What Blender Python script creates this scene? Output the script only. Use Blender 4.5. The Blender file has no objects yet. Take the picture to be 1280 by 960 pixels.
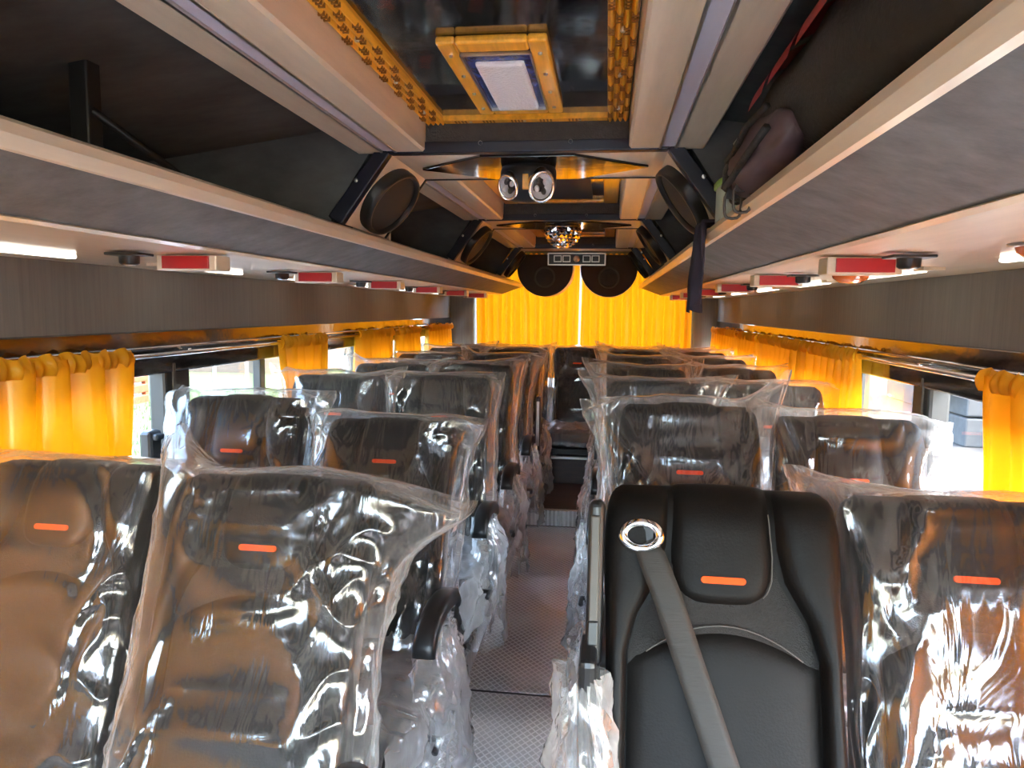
import bpy, bmesh, math, random
import numpy as np
from mathutils import Vector, Matrix
random.seed(7)
sc = bpy.context.scene
COL = sc.collection

# ------------------------------------------------------------------ camera, sky, sun, exposure
cam_d = bpy.data.cameras.new('camera'); cam = bpy.data.objects.new('camera', cam_d); COL.objects.link(cam)
cam_d.sensor_width = 36.0; cam_d.lens = 36.0 * 900 / 1280; cam_d.clip_start = 0.02
Rm = ((0.99137892, -0.02596017, 0.12842862), (0.13041341, 0.10082381, -0.98631988), (0.01265637, 0.99456555, 0.10334015))
cam.matrix_world = Matrix([[*Rm[0], 0.227], [*Rm[1], 0.0], [*Rm[2], 1.40], [0, 0, 0, 1]])
sc.camera = cam

world = bpy.data.worlds.new('world'); sc.world = world; world.use_nodes = True
wn = world.node_tree; wn.nodes.clear()
wo = wn.nodes.new('ShaderNodeOutputWorld'); wb = wn.nodes.new('ShaderNodeBackground'); wsky = wn.nodes.new('ShaderNodeTexSky')
wsky.sky_type = 'NISHITA'; wsky.sun_disc = False; wsky.sun_elevation = math.radians(55); wsky.sun_rotation = math.radians(114)
wsky.air_density = 1.0; wsky.dust_density = 3.0; wsky.ozone_density = 1.0
wb.inputs['Strength'].default_value = 1.0
wn.links.new(wsky.outputs[0], wb.inputs[0]); wn.links.new(wb.outputs[0], wo.inputs[0])
sun_d = bpy.data.lights.new('sun', 'SUN'); sun = bpy.data.objects.new('sun', sun_d); COL.objects.link(sun)
sun_d.energy = 2.0; sun_d.angle = math.radians(2.0); sun_d.color = (1.0, 0.97, 0.92)
sun.rotation_euler = Vector((-0.52, 0.24, -0.82)).to_track_quat('-Z', 'Y').to_euler()   # light falls from front right
sc.view_settings.view_transform = 'Standard'; sc.view_settings.look = 'None'
sc.view_settings.gamma = 1.0; sc.view_settings.use_curve_mapping = False
sc.view_settings.exposure = 3.05
sc.cycles.transparent_max_bounces = 40
sc.cycles.max_bounces = 14; sc.cycles.diffuse_bounces = 6; sc.cycles.glossy_bounces = 4; sc.cycles.transmission_bounces = 8
sc.cycles.sample_clamp_indirect = 10.0
sc.cycles.use_denoising = True

# ------------------------------------------------------------------ materials
def new_mat(name):
    m = bpy.data.materials.new(name); m.use_nodes = True
    nt = m.node_tree; nt.nodes.clear()
    out = nt.nodes.new('ShaderNodeOutputMaterial')
    return m, nt, out
def N(nt, t, **kw):
    n = nt.nodes.new(t)
    for k, v in kw.items(): setattr(n, k, v)
    return n
def coords(nt, scale=(1, 1, 1), rot=(0, 0, 0)):
    tc = N(nt, 'ShaderNodeTexCoord'); mp = N(nt, 'ShaderNodeMapping')
    mp.inputs['Scale'].default_value = scale; mp.inputs['Rotation'].default_value = rot
    nt.links.new(tc.outputs['Object'], mp.inputs['Vector'])
    return mp.outputs['Vector']
def mat(name, col, rough=0.5, metal=0.0, var=0.0, scale=(8, 8, 8), bump=0.0, bscale=None, spec=0.5, emit=None, estr=0.0, coat=0.0):
    m, nt, out = new_mat(name)
    b = N(nt, 'ShaderNodeBsdfPrincipled')
    b.inputs['Base Color'].default_value = (*col, 1); b.inputs['Roughness'].default_value = rough
    b.inputs['Metallic'].default_value = metal; b.inputs['Specular IOR Level'].default_value = spec
    b.inputs['Coat Weight'].default_value = coat; b.inputs['Coat Roughness'].default_value = 0.08
    if emit: b.inputs['Emission Color'].default_value = (*emit, 1); b.inputs['Emission Strength'].default_value = estr
    if var > 0:
        v = coords(nt, scale); nz = N(nt, 'ShaderNodeTexNoise'); nz.inputs['Scale'].default_value = 1.0
        nz.inputs['Detail'].default_value = 6; nz.inputs['Roughness'].default_value = 0.65
        nt.links.new(v, nz.inputs['Vector'])
        rp = N(nt, 'ShaderNodeValToRGB')
        rp.color_ramp.elements[0].position = 0.3; rp.color_ramp.elements[1].position = 0.7
        rp.color_ramp.elements[0].color = (*[c * (1 - var) for c in col], 1)
        rp.color_ramp.elements[1].color = (*[min(1, c * (1 + var)) for c in col], 1)
        nt.links.new(nz.outputs['Fac'], rp.inputs['Fac']); nt.links.new(rp.outputs['Color'], b.inputs['Base Color'])
    if bump > 0:
        v2 = coords(nt, bscale or scale); n2 = N(nt, 'ShaderNodeTexNoise'); n2.inputs['Scale'].default_value = 1.0
        n2.inputs['Detail'].default_value = 4
        nt.links.new(v2, n2.inputs['Vector'])
        bp = N(nt, 'ShaderNodeBump'); bp.inputs['Strength'].default_value = bump; bp.inputs['Distance'].default_value = 0.01
        nt.links.new(n2.outputs['Fac'], bp.inputs['Height']); nt.links.new(bp.outputs['Normal'], b.inputs['Normal'])
    nt.links.new(b.outputs[0], out.inputs[0])
    return m
M = {}
M['beige'] = mat('beige_laminate', (0.70, 0.605, 0.465), 0.32, var=0.10, scale=(30, 3, 30), coat=0.25)
M['fascia'] = mat('grey_mottled_vinyl', (0.125, 0.128, 0.124), 0.6, var=0.35, scale=(14, 14, 14), bump=0.12, bscale=(60, 60, 60))
M['wallgrey'] = mat('grey_brushed_panel', (0.135, 0.130, 0.118), 0.62, var=0.18, scale=(60, 60, 3))
M['lining'] = mat('dark_grey_lining', (0.105, 0.106, 0.103), 0.8, var=0.3, scale=(5, 10, 10), bump=0.1)
M['header'] = mat('charcoal_carpet', (0.052, 0.048, 0.044), 0.85, var=0.25, scale=(40, 40, 40), bump=0.3, bscale=(200, 200, 200))
M['navy'] = mat('navy_gloss_trim', (0.005, 0.006, 0.018), 0.3)
M['gloss'] = mat('black_gloss_panel', (0.006, 0.006, 0.007), 0.06, bump=0.25, bscale=(5, 4, 5), coat=1.0)
M['blackmetal'] = mat('black_painted_metal', (0.018, 0.017, 0.016), 0.4)
M['leather'] = mat('black_brown_leather', (0.0060, 0.0048, 0.0042), 0.52, var=0.15, scale=(50, 50, 50), bump=0.08, bscale=(260, 260, 260), spec=0.16)
M['mesh'] = mat('perforated_charcoal_fabric', (0.014, 0.012, 0.011), 0.62, bump=0.35, bscale=(420, 420, 420), spec=0.3)
M['belt'] = mat('grey_webbing', (0.018, 0.0155, 0.013), 0.65, bump=0.2, bscale=(20, 20, 500))
M['plastic'] = mat('black_plastic', (0.014, 0.014, 0.015), 0.35)
M['silver'] = mat('brushed_aluminium', (0.62, 0.60, 0.56), 0.32, metal=1.0)
M['silverpaint'] = mat('silvered_reflector', (0.80, 0.80, 0.80), 0.3, metal=0.35)
M['gunmetal'] = mat('grey_satin_metal', (0.075, 0.068, 0.06), 0.5, metal=0.5)
M['chrome'] = mat('chrome', (0.85, 0.85, 0.87), 0.08, metal=1.0)
M['orange'] = mat('orange_tag', (0.88, 0.085, 0.010), 0.65, spec=0.2)
M['stitch'] = mat('grey_stitching', (0.10, 0.09, 0.08), 0.7)
M['ledoff'] = mat('frosted_led_cover', (0.58, 0.57, 0.68), 0.35)
M['wood'] = mat('yellow_varnished_wood', (0.80, 0.38, 0.03), 0.28, var=0.25, scale=(60, 4, 60), coat=0.6)
M['carved'] = mat('carved_yellow_wood', (0.80, 0.38, 0.02), 0.35, var=0.25, scale=(60, 8, 60), coat=0.4)
M['carvedark'] = mat('carved_notch', (0.22, 0.09, 0.01), 0.6)
M['blue'] = mat('blue_lamp_base', (0.02, 0.04, 0.17), 0.25, var=0.3, scale=(40, 40, 40))
M['diffuser'] = mat('white_prismatic_diffuser', (0.78, 0.80, 0.84), 0.25, bump=0.5, bscale=(160, 160, 160))
M['cone'] = mat('speaker_grille', (0.016, 0.015, 0.014), 0.6, bump=0.3, bscale=(500, 500, 500))
M['coneglossy'] = mat('speaker_rim', (0.012, 0.012, 0.012), 0.42)
M['subcarpet'] = mat('dark_brown_carpet', (0.035, 0.026, 0.02), 0.9, bump=0.3, bscale=(250, 250, 250))
M['red'] = mat('red_console_panel', (0.46, 0.018, 0.022), 0.35)
M['tube'] = mat('white_tube_cover', (0.85, 0.82, 0.78), 0.3, emit=(1.0, 0.93, 0.82), estr=0.6)
M['amber'] = mat('amber_lens', (0.55, 0.13, 0.03), 0.15, coat=0.8)
M['woodriser'] = mat('dark_brown_wood_laminate', (0.060, 0.024, 0.014), 0.35, var=0.3, scale=(10, 10, 60))
M['platform'] = mat('grey_vinyl_floor', (0.10, 0.10, 0.10), 0.6, var=0.2)
M['bagblack'] = mat('black_nylon', (0.018, 0.017, 0.017), 0.6, bump=0.3, bscale=(90, 90, 90))
M['bagred'] = mat('red_nylon', (0.40, 0.02, 0.02), 0.5)
M['bagpurple'] = mat('purple_grey_nylon', (0.085, 0.052, 0.062), 0.5, var=0.2)
M['cloth'] = mat('dark_navy_cloth', (0.022, 0.018, 0.035), 0.85)
M['lid'] = mat('green_lid', (0.28, 0.50, 0.10), 0.35)
M['tub'] = mat('frosted_tub', (0.50, 0.62, 0.58), 0.3)
M['stone'] = mat('grey_concrete_block', (0.052, 0.050, 0.047), 0.9, var=0.25, bump=0.3)
M['dirt'] = mat('pale_dirt', (0.034, 0.030, 0.025), 0.95, var=0.25, scale=(1.5, 1.5, 1.5), bump=0.3)
M['bounce_pale'] = mat('pale_bounce_surface', (0.47, 0.48, 0.48), 0.9, var=0.15, scale=(2, 2, 2))  # pale colour of the added slab that reflects daylight into the bus
M['lawn'] = mat('sunlit_lawn', (0.018, 0.042, 0.005), 0.95, var=0.5, scale=(3, 3, 3))
M['blade'] = mat('grass_blade', (0.022, 0.050, 0.005), 0.7)
M['plaster'] = mat('pale_plaster', (0.050, 0.046, 0.042), 0.9, var=0.1)
M['render2'] = mat('beige_plaster', (0.046, 0.037, 0.029), 0.9, var=0.15)
M['bluesign'] = mat('blue_painted_board', (0.07, 0.16, 0.26), 0.5)
M['whitepaint'] = mat('white_paint', (0.12, 0.12, 0.13), 0.5)
M['rust'] = mat('orange_plastic_crate', (0.13, 0.026, 0.006), 0.5, var=0.3)
M['paneglass'] = mat('dark_house_pane', (0.08, 0.10, 0.13), 0.1)

def schlick(nt, f0, nrm=None):
    """two-sided Fresnel for thin sheets"""
    lw = N(nt, 'ShaderNodeLayerWeight'); lw.inputs['Blend'].default_value = 0.5
    if nrm is not None: nt.links.new(nrm, lw.inputs['Normal'])
    p = N(nt, 'ShaderNodeMath', operation='POWER'); p.inputs[1].default_value = 5.0; nt.links.new(lw.outputs['Facing'], p.inputs[0])
    a = N(nt, 'ShaderNodeMath', operation='MULTIPLY_ADD'); a.inputs[1].default_value = 1 - f0; a.inputs[2].default_value = f0
    nt.links.new(p.outputs[0], a.inputs[0]); return a
def glass_mat():
    m, nt, out = new_mat('window_glass')
    t = N(nt, 'ShaderNodeBsdfTransparent'); t.inputs[0].default_value = (0.94, 0.96, 0.95, 1)
    g = N(nt, 'ShaderNodeBsdfGlossy'); g.inputs['Roughness'].default_value = 0.02
    fr = schlick(nt, 0.04)
    mx = N(nt, 'ShaderNodeMixShader')
    nt.links.new(fr.outputs[0], mx.inputs[0]); nt.links.new(t.outputs[0], mx.inputs[1]); nt.links.new(g.outputs[0], mx.inputs[2])
    nt.links.new(mx.outputs[0], out.inputs[0]); return m
M['glass'] = glass_mat()

def film_mat(name, haze, seed):
    """thin crinkled polythene: clear when seen square on, milky at grazing angles, sharp wrinkle highlights"""
    m, nt, out = new_mat(name)
    tc = N(nt, 'ShaderNodeTexCoord'); mp = N(nt, 'ShaderNodeMapping')
    mp.inputs['Location'].default_value = (seed, seed * 2.3, 0); mp.inputs['Scale'].default_value = (1, 1, 0.33)
    nt.links.new(tc.outputs['Object'], mp.inputs['Vector'])
    n1 = N(nt, 'ShaderNodeTexNoise'); n1.inputs['Scale'].default_value = 13; n1.inputs['Detail'].default_value = 3
    n1.inputs['Roughness'].default_value = 0.55; n1.inputs['Distortion'].default_value = 1.2
    nt.links.new(mp.outputs[0], n1.inputs['Vector'])
    ab = N(nt, 'ShaderNodeMath', operation='SUBTRACT'); ab.inputs[1].default_value = 0.5; nt.links.new(n1.outputs['Fac'], ab.inputs[0])
    ab2 = N(nt, 'ShaderNodeMath', operation='ABSOLUTE'); nt.links.new(ab.outputs[0], ab2.inputs[0])
    bp = N(nt, 'ShaderNodeBump'); bp.inputs['Strength'].default_value = 0.25; bp.inputs['Distance'].default_value = 0.02
    nt.links.new(ab2.outputs[0], bp.inputs['Height'])
    gl = N(nt, 'ShaderNodeBsdfGlossy'); gl.inputs['Roughness'].default_value = 0.13; gl.inputs[0].default_value = (1, 1, 1, 1)
    nt.links.new(bp.outputs[0], gl.inputs['Normal'])
    tr = N(nt, 'ShaderNodeBsdfTransparent'); tr.inputs[0].default_value = (0.96, 0.96, 0.96, 1)
    df = N(nt, 'ShaderNodeBsdfDiffuse'); df.inputs[0].default_value = (0.86, 0.84, 0.82, 1)
    tl = N(nt, 'ShaderNodeBsdfTranslucent'); tl.inputs[0].default_value = (0.86, 0.84, 0.82, 1)
    nt.links.new(bp.outputs[0], df.inputs['Normal'])
    mw = N(nt, 'ShaderNodeMixShader'); mw.inputs[0].default_value = 0.45
    nt.links.new(df.outputs[0], mw.inputs[1]); nt.links.new(tl.outputs[0], mw.inputs[2])
    lw = N(nt, 'ShaderNodeLayerWeight'); lw.inputs['Blend'].default_value = 0.5
    pw = N(nt, 'ShaderNodeMath', operation='POWER'); pw.inputs[1].default_value = 2.2; nt.links.new(lw.outputs['Facing'], pw.inputs[0])
    ml = N(nt, 'ShaderNodeMath', operation='MULTIPLY_ADD'); ml.inputs[1].default_value = 0.78; ml.inputs[2].default_value = haze
    ml.use_clamp = True; nt.links.new(pw.outputs[0], ml.inputs[0])
    m1 = N(nt, 'ShaderNodeMixShader'); nt.links.new(ml.outputs[0], m1.inputs[0])
    nt.links.new(tr.outputs[0], m1.inputs[1]); nt.links.new(mw.outputs[0], m1.inputs[2])
    fr = schlick(nt, 0.078, bp.outputs[0])
    m2 = N(nt, 'ShaderNodeMixShader'); nt.links.new(fr.outputs[0], m2.inputs[0])
    nt.links.new(m1.outputs[0], m2.inputs[1]); nt.links.new(gl.outputs[0], m2.inputs[2])
    nt.links.new(m2.outputs[0], out.inputs[0]); return m
M['film'] = film_mat('clear_crinkled_polythene', 0.028, 0.0)
M['filmhazy'] = film_mat('milky_polythene', 0.06, 3.1)
M['filmcush'] = film_mat('bluish_milky_polythene', 0.22, 5.7)

def curtain_mat():
    m, nt, out = new_mat('yellow_satin')
    df = N(nt, 'ShaderNodeBsdfDiffuse'); df.inputs[0].default_value = (0.90, 0.46, 0.012, 1)
    tl = N(nt, 'ShaderNodeBsdfTranslucent'); tl.inputs[0].default_value = (0.60, 0.168, 0.002, 1)
    gl = N(nt, 'ShaderNodeBsdfGlossy'); gl.inputs[0].default_value = (1, 0.85, 0.5, 1); gl.inputs['Roughness'].default_value = 0.30
    a = N(nt, 'ShaderNodeMixShader'); a.inputs[0].default_value = 0.50
    b = N(nt, 'ShaderNodeMixShader'); b.inputs[0].default_value = 0.06
    nt.links.new(df.outputs[0], a.inputs[1]); nt.links.new(tl.outputs[0], a.inputs[2])
    nt.links.new(a.outputs[0], b.inputs[1]); nt.links.new(gl.outputs[0], b.inputs[2])
    nt.links.new(b.outputs[0], out.inputs[0]); return m
M['curtain'] = curtain_mat()

def tread_mat():
    """worn aluminium tread plate: diagonal raised bars as fine relief"""
    m, nt, out = new_mat('worn_tread_plate')
    b = N(nt, 'ShaderNodeBsdfPrincipled'); b.inputs['Metallic'].default_value = 0.4
    v = coords(nt, (1, 1, 1)); nz = N(nt, 'ShaderNodeTexNoise'); nz.inputs['Scale'].default_value = 3.0; nz.inputs['Detail'].default_value = 7
    nt.links.new(v, nz.inputs['Vector'])
    rp = N(nt, 'ShaderNodeValToRGB')
    rp.color_ramp.elements[0].position = 0.32; rp.color_ramp.elements[0].color = (0.42, 0.395, 0.37, 1)
    rp.color_ramp.elements[1].position = 0.68; rp.color_ramp.elements[1].color = (0.72, 0.71, 0.70, 1)
    nt.links.new(nz.outputs['Fac'], rp.inputs['Fac'])
    waves = []
    for ang in (38, -38):
        vv = coords(nt, (1, 1, 1), (0, 0, math.radians(ang)))
        w = N(nt, 'ShaderNodeTexWave'); w.wave_type = 'BANDS'; w.bands_direction = 'X'; w.inputs['Scale'].default_value = 15.0
        w.inputs['Distortion'].default_value = 0.0
        nt.links.new(vv, w.inputs['Vector'])
        p = N(nt, 'ShaderNodeMath', operation='POWER'); p.inputs[1].default_value = 7.0; nt.links.new(w.outputs['Fac'], p.inputs[0])
        waves.append(p)
    mx = N(nt, 'ShaderNodeMath', operation='MAXIMUM'); nt.links.new(waves[0].outputs[0], mx.inputs[0]); nt.links.new(waves[1].outputs[0], mx.inputs[1])
    cm = N(nt, 'ShaderNodeMix'); cm.data_type = 'RGBA'
    nt.links.new(mx.outputs[0], cm.inputs[0]); nt.links.new(rp.outputs[0], cm.inputs[6]); cm.inputs[7].default_value = (0.92, 0.91, 0.90, 1)
    nt.links.new(cm.outputs[2], b.inputs['Base Color'])
    bp = N(nt, 'ShaderNodeBump'); bp.inputs['Strength'].default_value = 0.6; bp.inputs['Distance'].default_value = 0.004
    nt.links.new(mx.outputs[0], bp.inputs['Height']); nt.links.new(bp.outputs[0], b.inputs['Normal'])
    b.inputs['Roughness'].default_value = 0.36
    nt.links.new(b.outputs[0], out.inputs[0]); return m
M['tread'] = tread_mat()

# ------------------------------------------------------------------ mesh helpers
class MB:
    def __init__(s): s.v = []; s.f = []
    def add(s, vs, fs):
        o = len(s.v); s.v += [tuple(map(float, p)) for p in vs]; s.f += [tuple(i + o for i in f) for f in fs]; return s
    def box(s, x0, x1, y0, y1, z0, z1):
        return s.add([(x0, y0, z0), (x1, y0, z0), (x1, y1, z0), (x0, y1, z0), (x0, y0, z1), (x1, y0, z1), (x1, y1, z1), (x0, y1, z1)],
                     [(0, 3, 2, 1), (4, 5, 6, 7), (0, 1, 5, 4), (1, 2, 6, 5), (2, 3, 7, 6), (3, 0, 4, 7)])
    def prism(s, poly, a0, a1, axis='y'):
        """poly in the plane across the axis: y -> (x,z), x -> (y,z), z -> (x,y)"""
        def P(p, a): return {'y': (p[0], a, p[1]), 'x': (a, p[0], p[1]), 'z': (p[0], p[1], a)}[axis]
        n = len(poly)
        return s.add([P(p, a0) for p in poly] + [P(p, a1) for p in poly],
                     [tuple(range(n)), tuple(range(2 * n - 1, n - 1, -1))] + [(i, i + n, (i + 1) % n + n, (i + 1) % n) for i in range(n)])
    def grid(s, P, cu=False, cv=False):
        P = np.asarray(P); a, b = P.shape[:2]
        fs = []
        for i in range(a if cu else a - 1):
            for j in range(b if cv else b - 1):
                i2, j2 = (i + 1) % a, (j + 1) % b
                fs.append((i * b + j, i2 * b + j, i2 * b + j2, i * b + j2))
        return s.add(P.reshape(-1, 3), fs)
    def tube(s, path, r, n=8, caps=True):
        path = [Vector(p) for p in path]; rings = []
        rr = r if hasattr(r, '__len__') else [r] * len(path)
        up = Vector((0.13, 0.31, 0.94)).normalized()
        for i, p in enumerate(path):
            t = (path[min(i + 1, len(path) - 1)] - path[max(i - 1, 0)]).normalized()
            a = t.cross(up)
            if a.length < 0.05: a = t.cross(Vector((1, 0, 0)))
            a.normalize(); b = t.cross(a)
            rings.append([p + (a * math.cos(2 * math.pi * k / n) + b * math.sin(2 * math.pi * k / n)) * rr[i] for k in range(n)])
        o = len(s.v); s.grid(np.array([[tuple(q) for q in g] for g in rings]), cv=True)
        if caps:
            m = len(path); s.f.append(tuple(o + k for k in range(n))); s.f.append(tuple(o + (m - 1) * n + n - 1 - k for k in range(n)))
        return s
    def lathe(s, prof, c, n=24, axis=(0, 0, 1), sx=1.0, sy=1.0):
        """profile (radius, height) turned about an axis through c"""
        w = Vector(axis).normalized(); a = w.cross(Vector((0, 1, 0)))
        if a.length < 0.1: a = w.cross(Vector((1, 0, 0)))
        a.normalize(); b = w.cross(a); c = Vector(c)
        R = [[tuple(c + a * (r * sx * math.cos(2 * math.pi * k / n)) + b * (r * sy * math.sin(2 * math.pi * k / n)) + w * h) for k in range(n)] for r, h in prof]
        return s.grid(np.array(R), cv=True)
    def build(s, name, m, parent=None, smooth=False, bevel=0.0, seg=2, fixn=True):
        me = bpy.data.meshes.new(name); me.from_pydata(s.v, [], s.f); me.update()
        if fixn:
            bm = bmesh.new(); bm.from_mesh(me); bmesh.ops.recalc_face_normals(bm, faces=bm.faces); bm.to_mesh(me); bm.free()
        return mesh_obj(name, me, m, parent, smooth, bevel, seg)
def mesh_obj(name, me, m, parent=None, smooth=False, bevel=0.0, seg=2):
    if m is not None and not me.materials: me.materials.append(M[m] if isinstance(m, str) else m)
    o = bpy.data.objects.new(name, me); COL.objects.link(o)
    if smooth: me.polygons.foreach_set('use_smooth', [True] * len(me.polygons))
    if bevel:
        b = o.modifiers.new('bevel', 'BEVEL'); b.width = bevel; b.segments = seg; b.limit_method = 'ANGLE'; b.angle_limit = math.radians(40)
    if parent: o.parent = parent
    return o
def tag(o, label=None, cat=None, group=None, kind=None):
    if label: o['label'] = label
    if cat: o['category'] = cat
    if group: o['group'] = group
    if kind: o['kind'] = kind
    return o
def empty(name, loc=(0, 0, 0), rz=0.0):
    o = bpy.data.objects.new(name, None); o.empty_display_size = 0.1; COL.objects.link(o); o.location = loc; o.rotation_euler.z = rz
    return o
def structure(name):
    return tag(empty(name), kind='structure')
def sm(t): t = np.clip(t, 0, 1); return t * t * (3 - 2 * t)
def vnoise(x, y, seed):
    """smooth 2D value noise in 0..1"""
    x = np.asarray(x, float); y = np.asarray(y, float)
    xi = np.floor(x).astype(int); yi = np.floor(y).astype(int); fx = sm(x - xi); fy = sm(y - yi)
    def h(a, b):
        t = np.sin(a * 127.1 + b * 311.7 + seed * 74.7) * 43758.5453
        return t - np.floor(t)
    return (h(xi, yi) * (1 - fx) + h(xi + 1, yi) * fx) * (1 - fy) + (h(xi, yi + 1) * (1 - fx) + h(xi + 1, yi + 1) * fx) * fy
ORD = ['first', 'second', 'third', 'fourth', 'fifth', 'sixth', 'seventh', 'eighth', 'ninth']

# ------------------------------------------------------------------ room shell (bus body), x = 0 is the bus centre line, y runs to the rear
YF, YR, HW = -2.1, 6.32, 1.15            # front bulkhead, rear wall, half width
ARCH = [(1.97, 2.36), (3.45, 3.80), (5.00, 5.28)]
# floor: tread plates in the aisle
fl = structure('floor')
MB().box(-HW - .06, HW + .06, YF, YR, -0.06, -0.012).build('underfloor', 'platform', fl)
ys = [YF, -0.35, 1.05, 2.49, 4.56]
for i in range(4):
    MB().box(-0.268, 0.268, ys[i] + .008, ys[i + 1] - .008, -0.012, 0.0).build('tread_plate', 'tread', fl, bevel=.001)
for i in range(3):
    MB().box(-0.268, 0.268, ys[i + 1] - .008, ys[i + 1] + .008, -0.012, -0.002).build('plate_seam', 'blackmetal', fl)
for s in (-1, 1):
    pf = structure('floor_platform'); x0, x1 = (s * .268, s * HW)
    MB().box(min(x0, x1), max(x0, x1), YF + .35, YR, -0.012, .098).build('platform_body', 'platform', pf)
    MB().box(min(s * .262, s * .30), max(s * .262, s * .30), YF + .35, 4.56, 0.002, .104).build('tread_edge', 'tread', pf, bevel=.004)
rp = structure('floor_rear_landing')
MB().box(-.268, .268, 4.575, 5.36, -0.012, .098).build('landing', 'woodriser', rp)
MB().box(-.268, .268, 4.555, 4.60, 0.002, .106).build('tread_nosing', 'tread', rp, bevel=.004)
MB().box(-.268, .268, 5.34, YR - .02, .098, .30).build('riser', 'woodriser', rp)
MB().box(-.268, .268, 5.32, 5.36, .285, .305).build('riser_trim', 'silver', rp, bevel=.003)
# side walls: windows sit between lower and upper panels
WZ0, WZ1 = 0.62, 1.215
def side_wall(side):
    s = -1 if side == 'left' else 1
    w = structure('wall_' + side)
    xa, xb = sorted((s * HW, s * (HW + .06)))
    MB().box(xa, xb, YF, YR, -0.06, WZ0).build('lower_panel', 'fascia', w)
    MB().box(xa, xb, YF, YR, WZ1 + .09, 2.02).build('upper_panel', 'wallgrey', w)
    # gloss black and chrome pelmet strips above the glass, slightly proud of the panel
    xc, xd = sorted((s * (HW - .004), s * (HW + .05)))
    MB().box(xc, xd, YF, YR, WZ1 + .055, WZ1 + .105).build('pelmet', 'gloss', w, bevel=.004)
    MB().box(xc, xd, YF, YR, WZ1 - .03, WZ1 + .05).build('window_header', 'gloss', w, bevel=.006)
    xe, xf = sorted((s * (HW - .012), s * (HW + .01)))
    MB().box(xe, xf, YF, YR, WZ1 + .048, WZ1 + .058).build('chrome_strip', 'chrome', w, bevel=.003)
    MB().box(xe, xf, YF, YR, WZ0 - .02, WZ0 + .02).build('window_sill', 'plastic', w, bevel=.006)
    return w
side_wall('left'); side_wall('right')
# windows: panes between posts
LPOST = [(-1.0, -.88), (.35, .45), (2.10, 2.24), (3.30, 3.42), (4.38, 4.50), (5.10, 5.22), (6.15, 6.32)]
RPOST = [(-1.0, -.88), (.70, .80), (2.19, 2.31), (3.40, 3.50), (4.92, 5.04), (6.20, 6.32)]
nwin = 1
for s, posts in ((-1, LPOST), (1, RPOST)):
    ys_ = [YF] + [v for p in posts for v in p]
    for k in range(0, len(ys_) - 1, 2):
        a, b = ys_[k], ys_[k + 1]
        w = structure('window_%d' % nwin); nwin += 1
        xg = s * (HW + .035)
        for (p, q, off) in ((a, (a + b) / 2 + .03, 0.0), ((a + b) / 2 - .03, b, .014)):
            g0, g1 = sorted((xg + s * off, xg + s * (off + .004)))
            MB().box(g0, g1, p, q, WZ0, WZ1).build('pane', 'glass', w)
        m = (a + b) / 2
        f0, f1 = sorted((xg - .008, xg + .026))
        MB().box(f0, f1, m - .022, m + .022, WZ0, WZ1).build('sliding_stile', 'blackmetal', w, bevel=.004)
        if k + 2 < len(ys_) + 1 and k // 2 < len(posts):
            p0, p1 = posts[k // 2]
            c0, c1 = sorted((s * (HW + .0), s * (HW + .06)))
            MB().box(c0, c1, p0, p1, WZ0, WZ1).build('post', 'blackmetal', w, bevel=.01)
            c0, c1 = sorted((s * (HW - .006), s * (HW + .02)))
            MB().box(c0, c1, p0 + .035, p0 + .05, WZ0, WZ1).build('post_trim', 'gunmetal', w, bevel=.003)
# small black window latches
for s, y in ((-1, 2.03), (1, 2.17)):
    lt = empty('window_latch', (s * (HW + .01), y, .965))
    MB().box(-.02, .02, -.03, .03, -.05, .05).build('latch_body', 'plastic', lt, bevel=.01)
    MB().box(-.035 if s > 0 else .0, .0 if s > 0 else .035, -.02, .02, .02, .04).build('latch_tab', 'plastic', lt, bevel=.006)
    tag(lt, 'small black sliding-window latch on the %s glass' % ('left' if s < 0 else 'right'), 'latch')
# rear wall with window, grey pillars and curtains
rw = structure('wall_rear')
MB().box(-HW - .06, HW + .06, YR, YR + .06, -.06, .72).build('lower_panel', 'fascia', rw)
MB().box(-HW - .06, HW + .06, YR, YR + .06, 1.86, 2.02).build('top_panel', 'lining', rw)
for s in (-1, 1):
    a, b = sorted((s * .93, s * (HW + .06)))
    MB().box(a, b, YR - .04, YR + .06, .3, 2.0).build('corner_pillar', 'wallgrey', rw, bevel=.03, seg=4)
rwin = structure('window_rear')
MB().box(-.93, .93, YR + .02, YR + .025, .72, 1.86).build('pane', 'glass', rwin)
# front bulkhead behind the camera, with the windscreen
fw = structure('wall_front')
MB().box(-HW - .06, HW + .06, YF - .06, YF, -.06, .90).build('dashboard_panel', 'plastic', fw)
MB().box(-HW - .06, HW + .06, YF - .06, YF, 1.95, 2.02).build('top_panel', 'lining', fw)
for s in (-1, 1):
    a, b = sorted((s * 1.06, s * (HW + .06)))
    MB().box(a, b, YF - .06, YF, .90, 1.95).build('corner_pillar', 'plastic', fw)
MB().box(-1.06, 1.06, YF - .035, YF - .03, .90, 1.95).build('windscreen', 'glass', fw)

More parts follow.
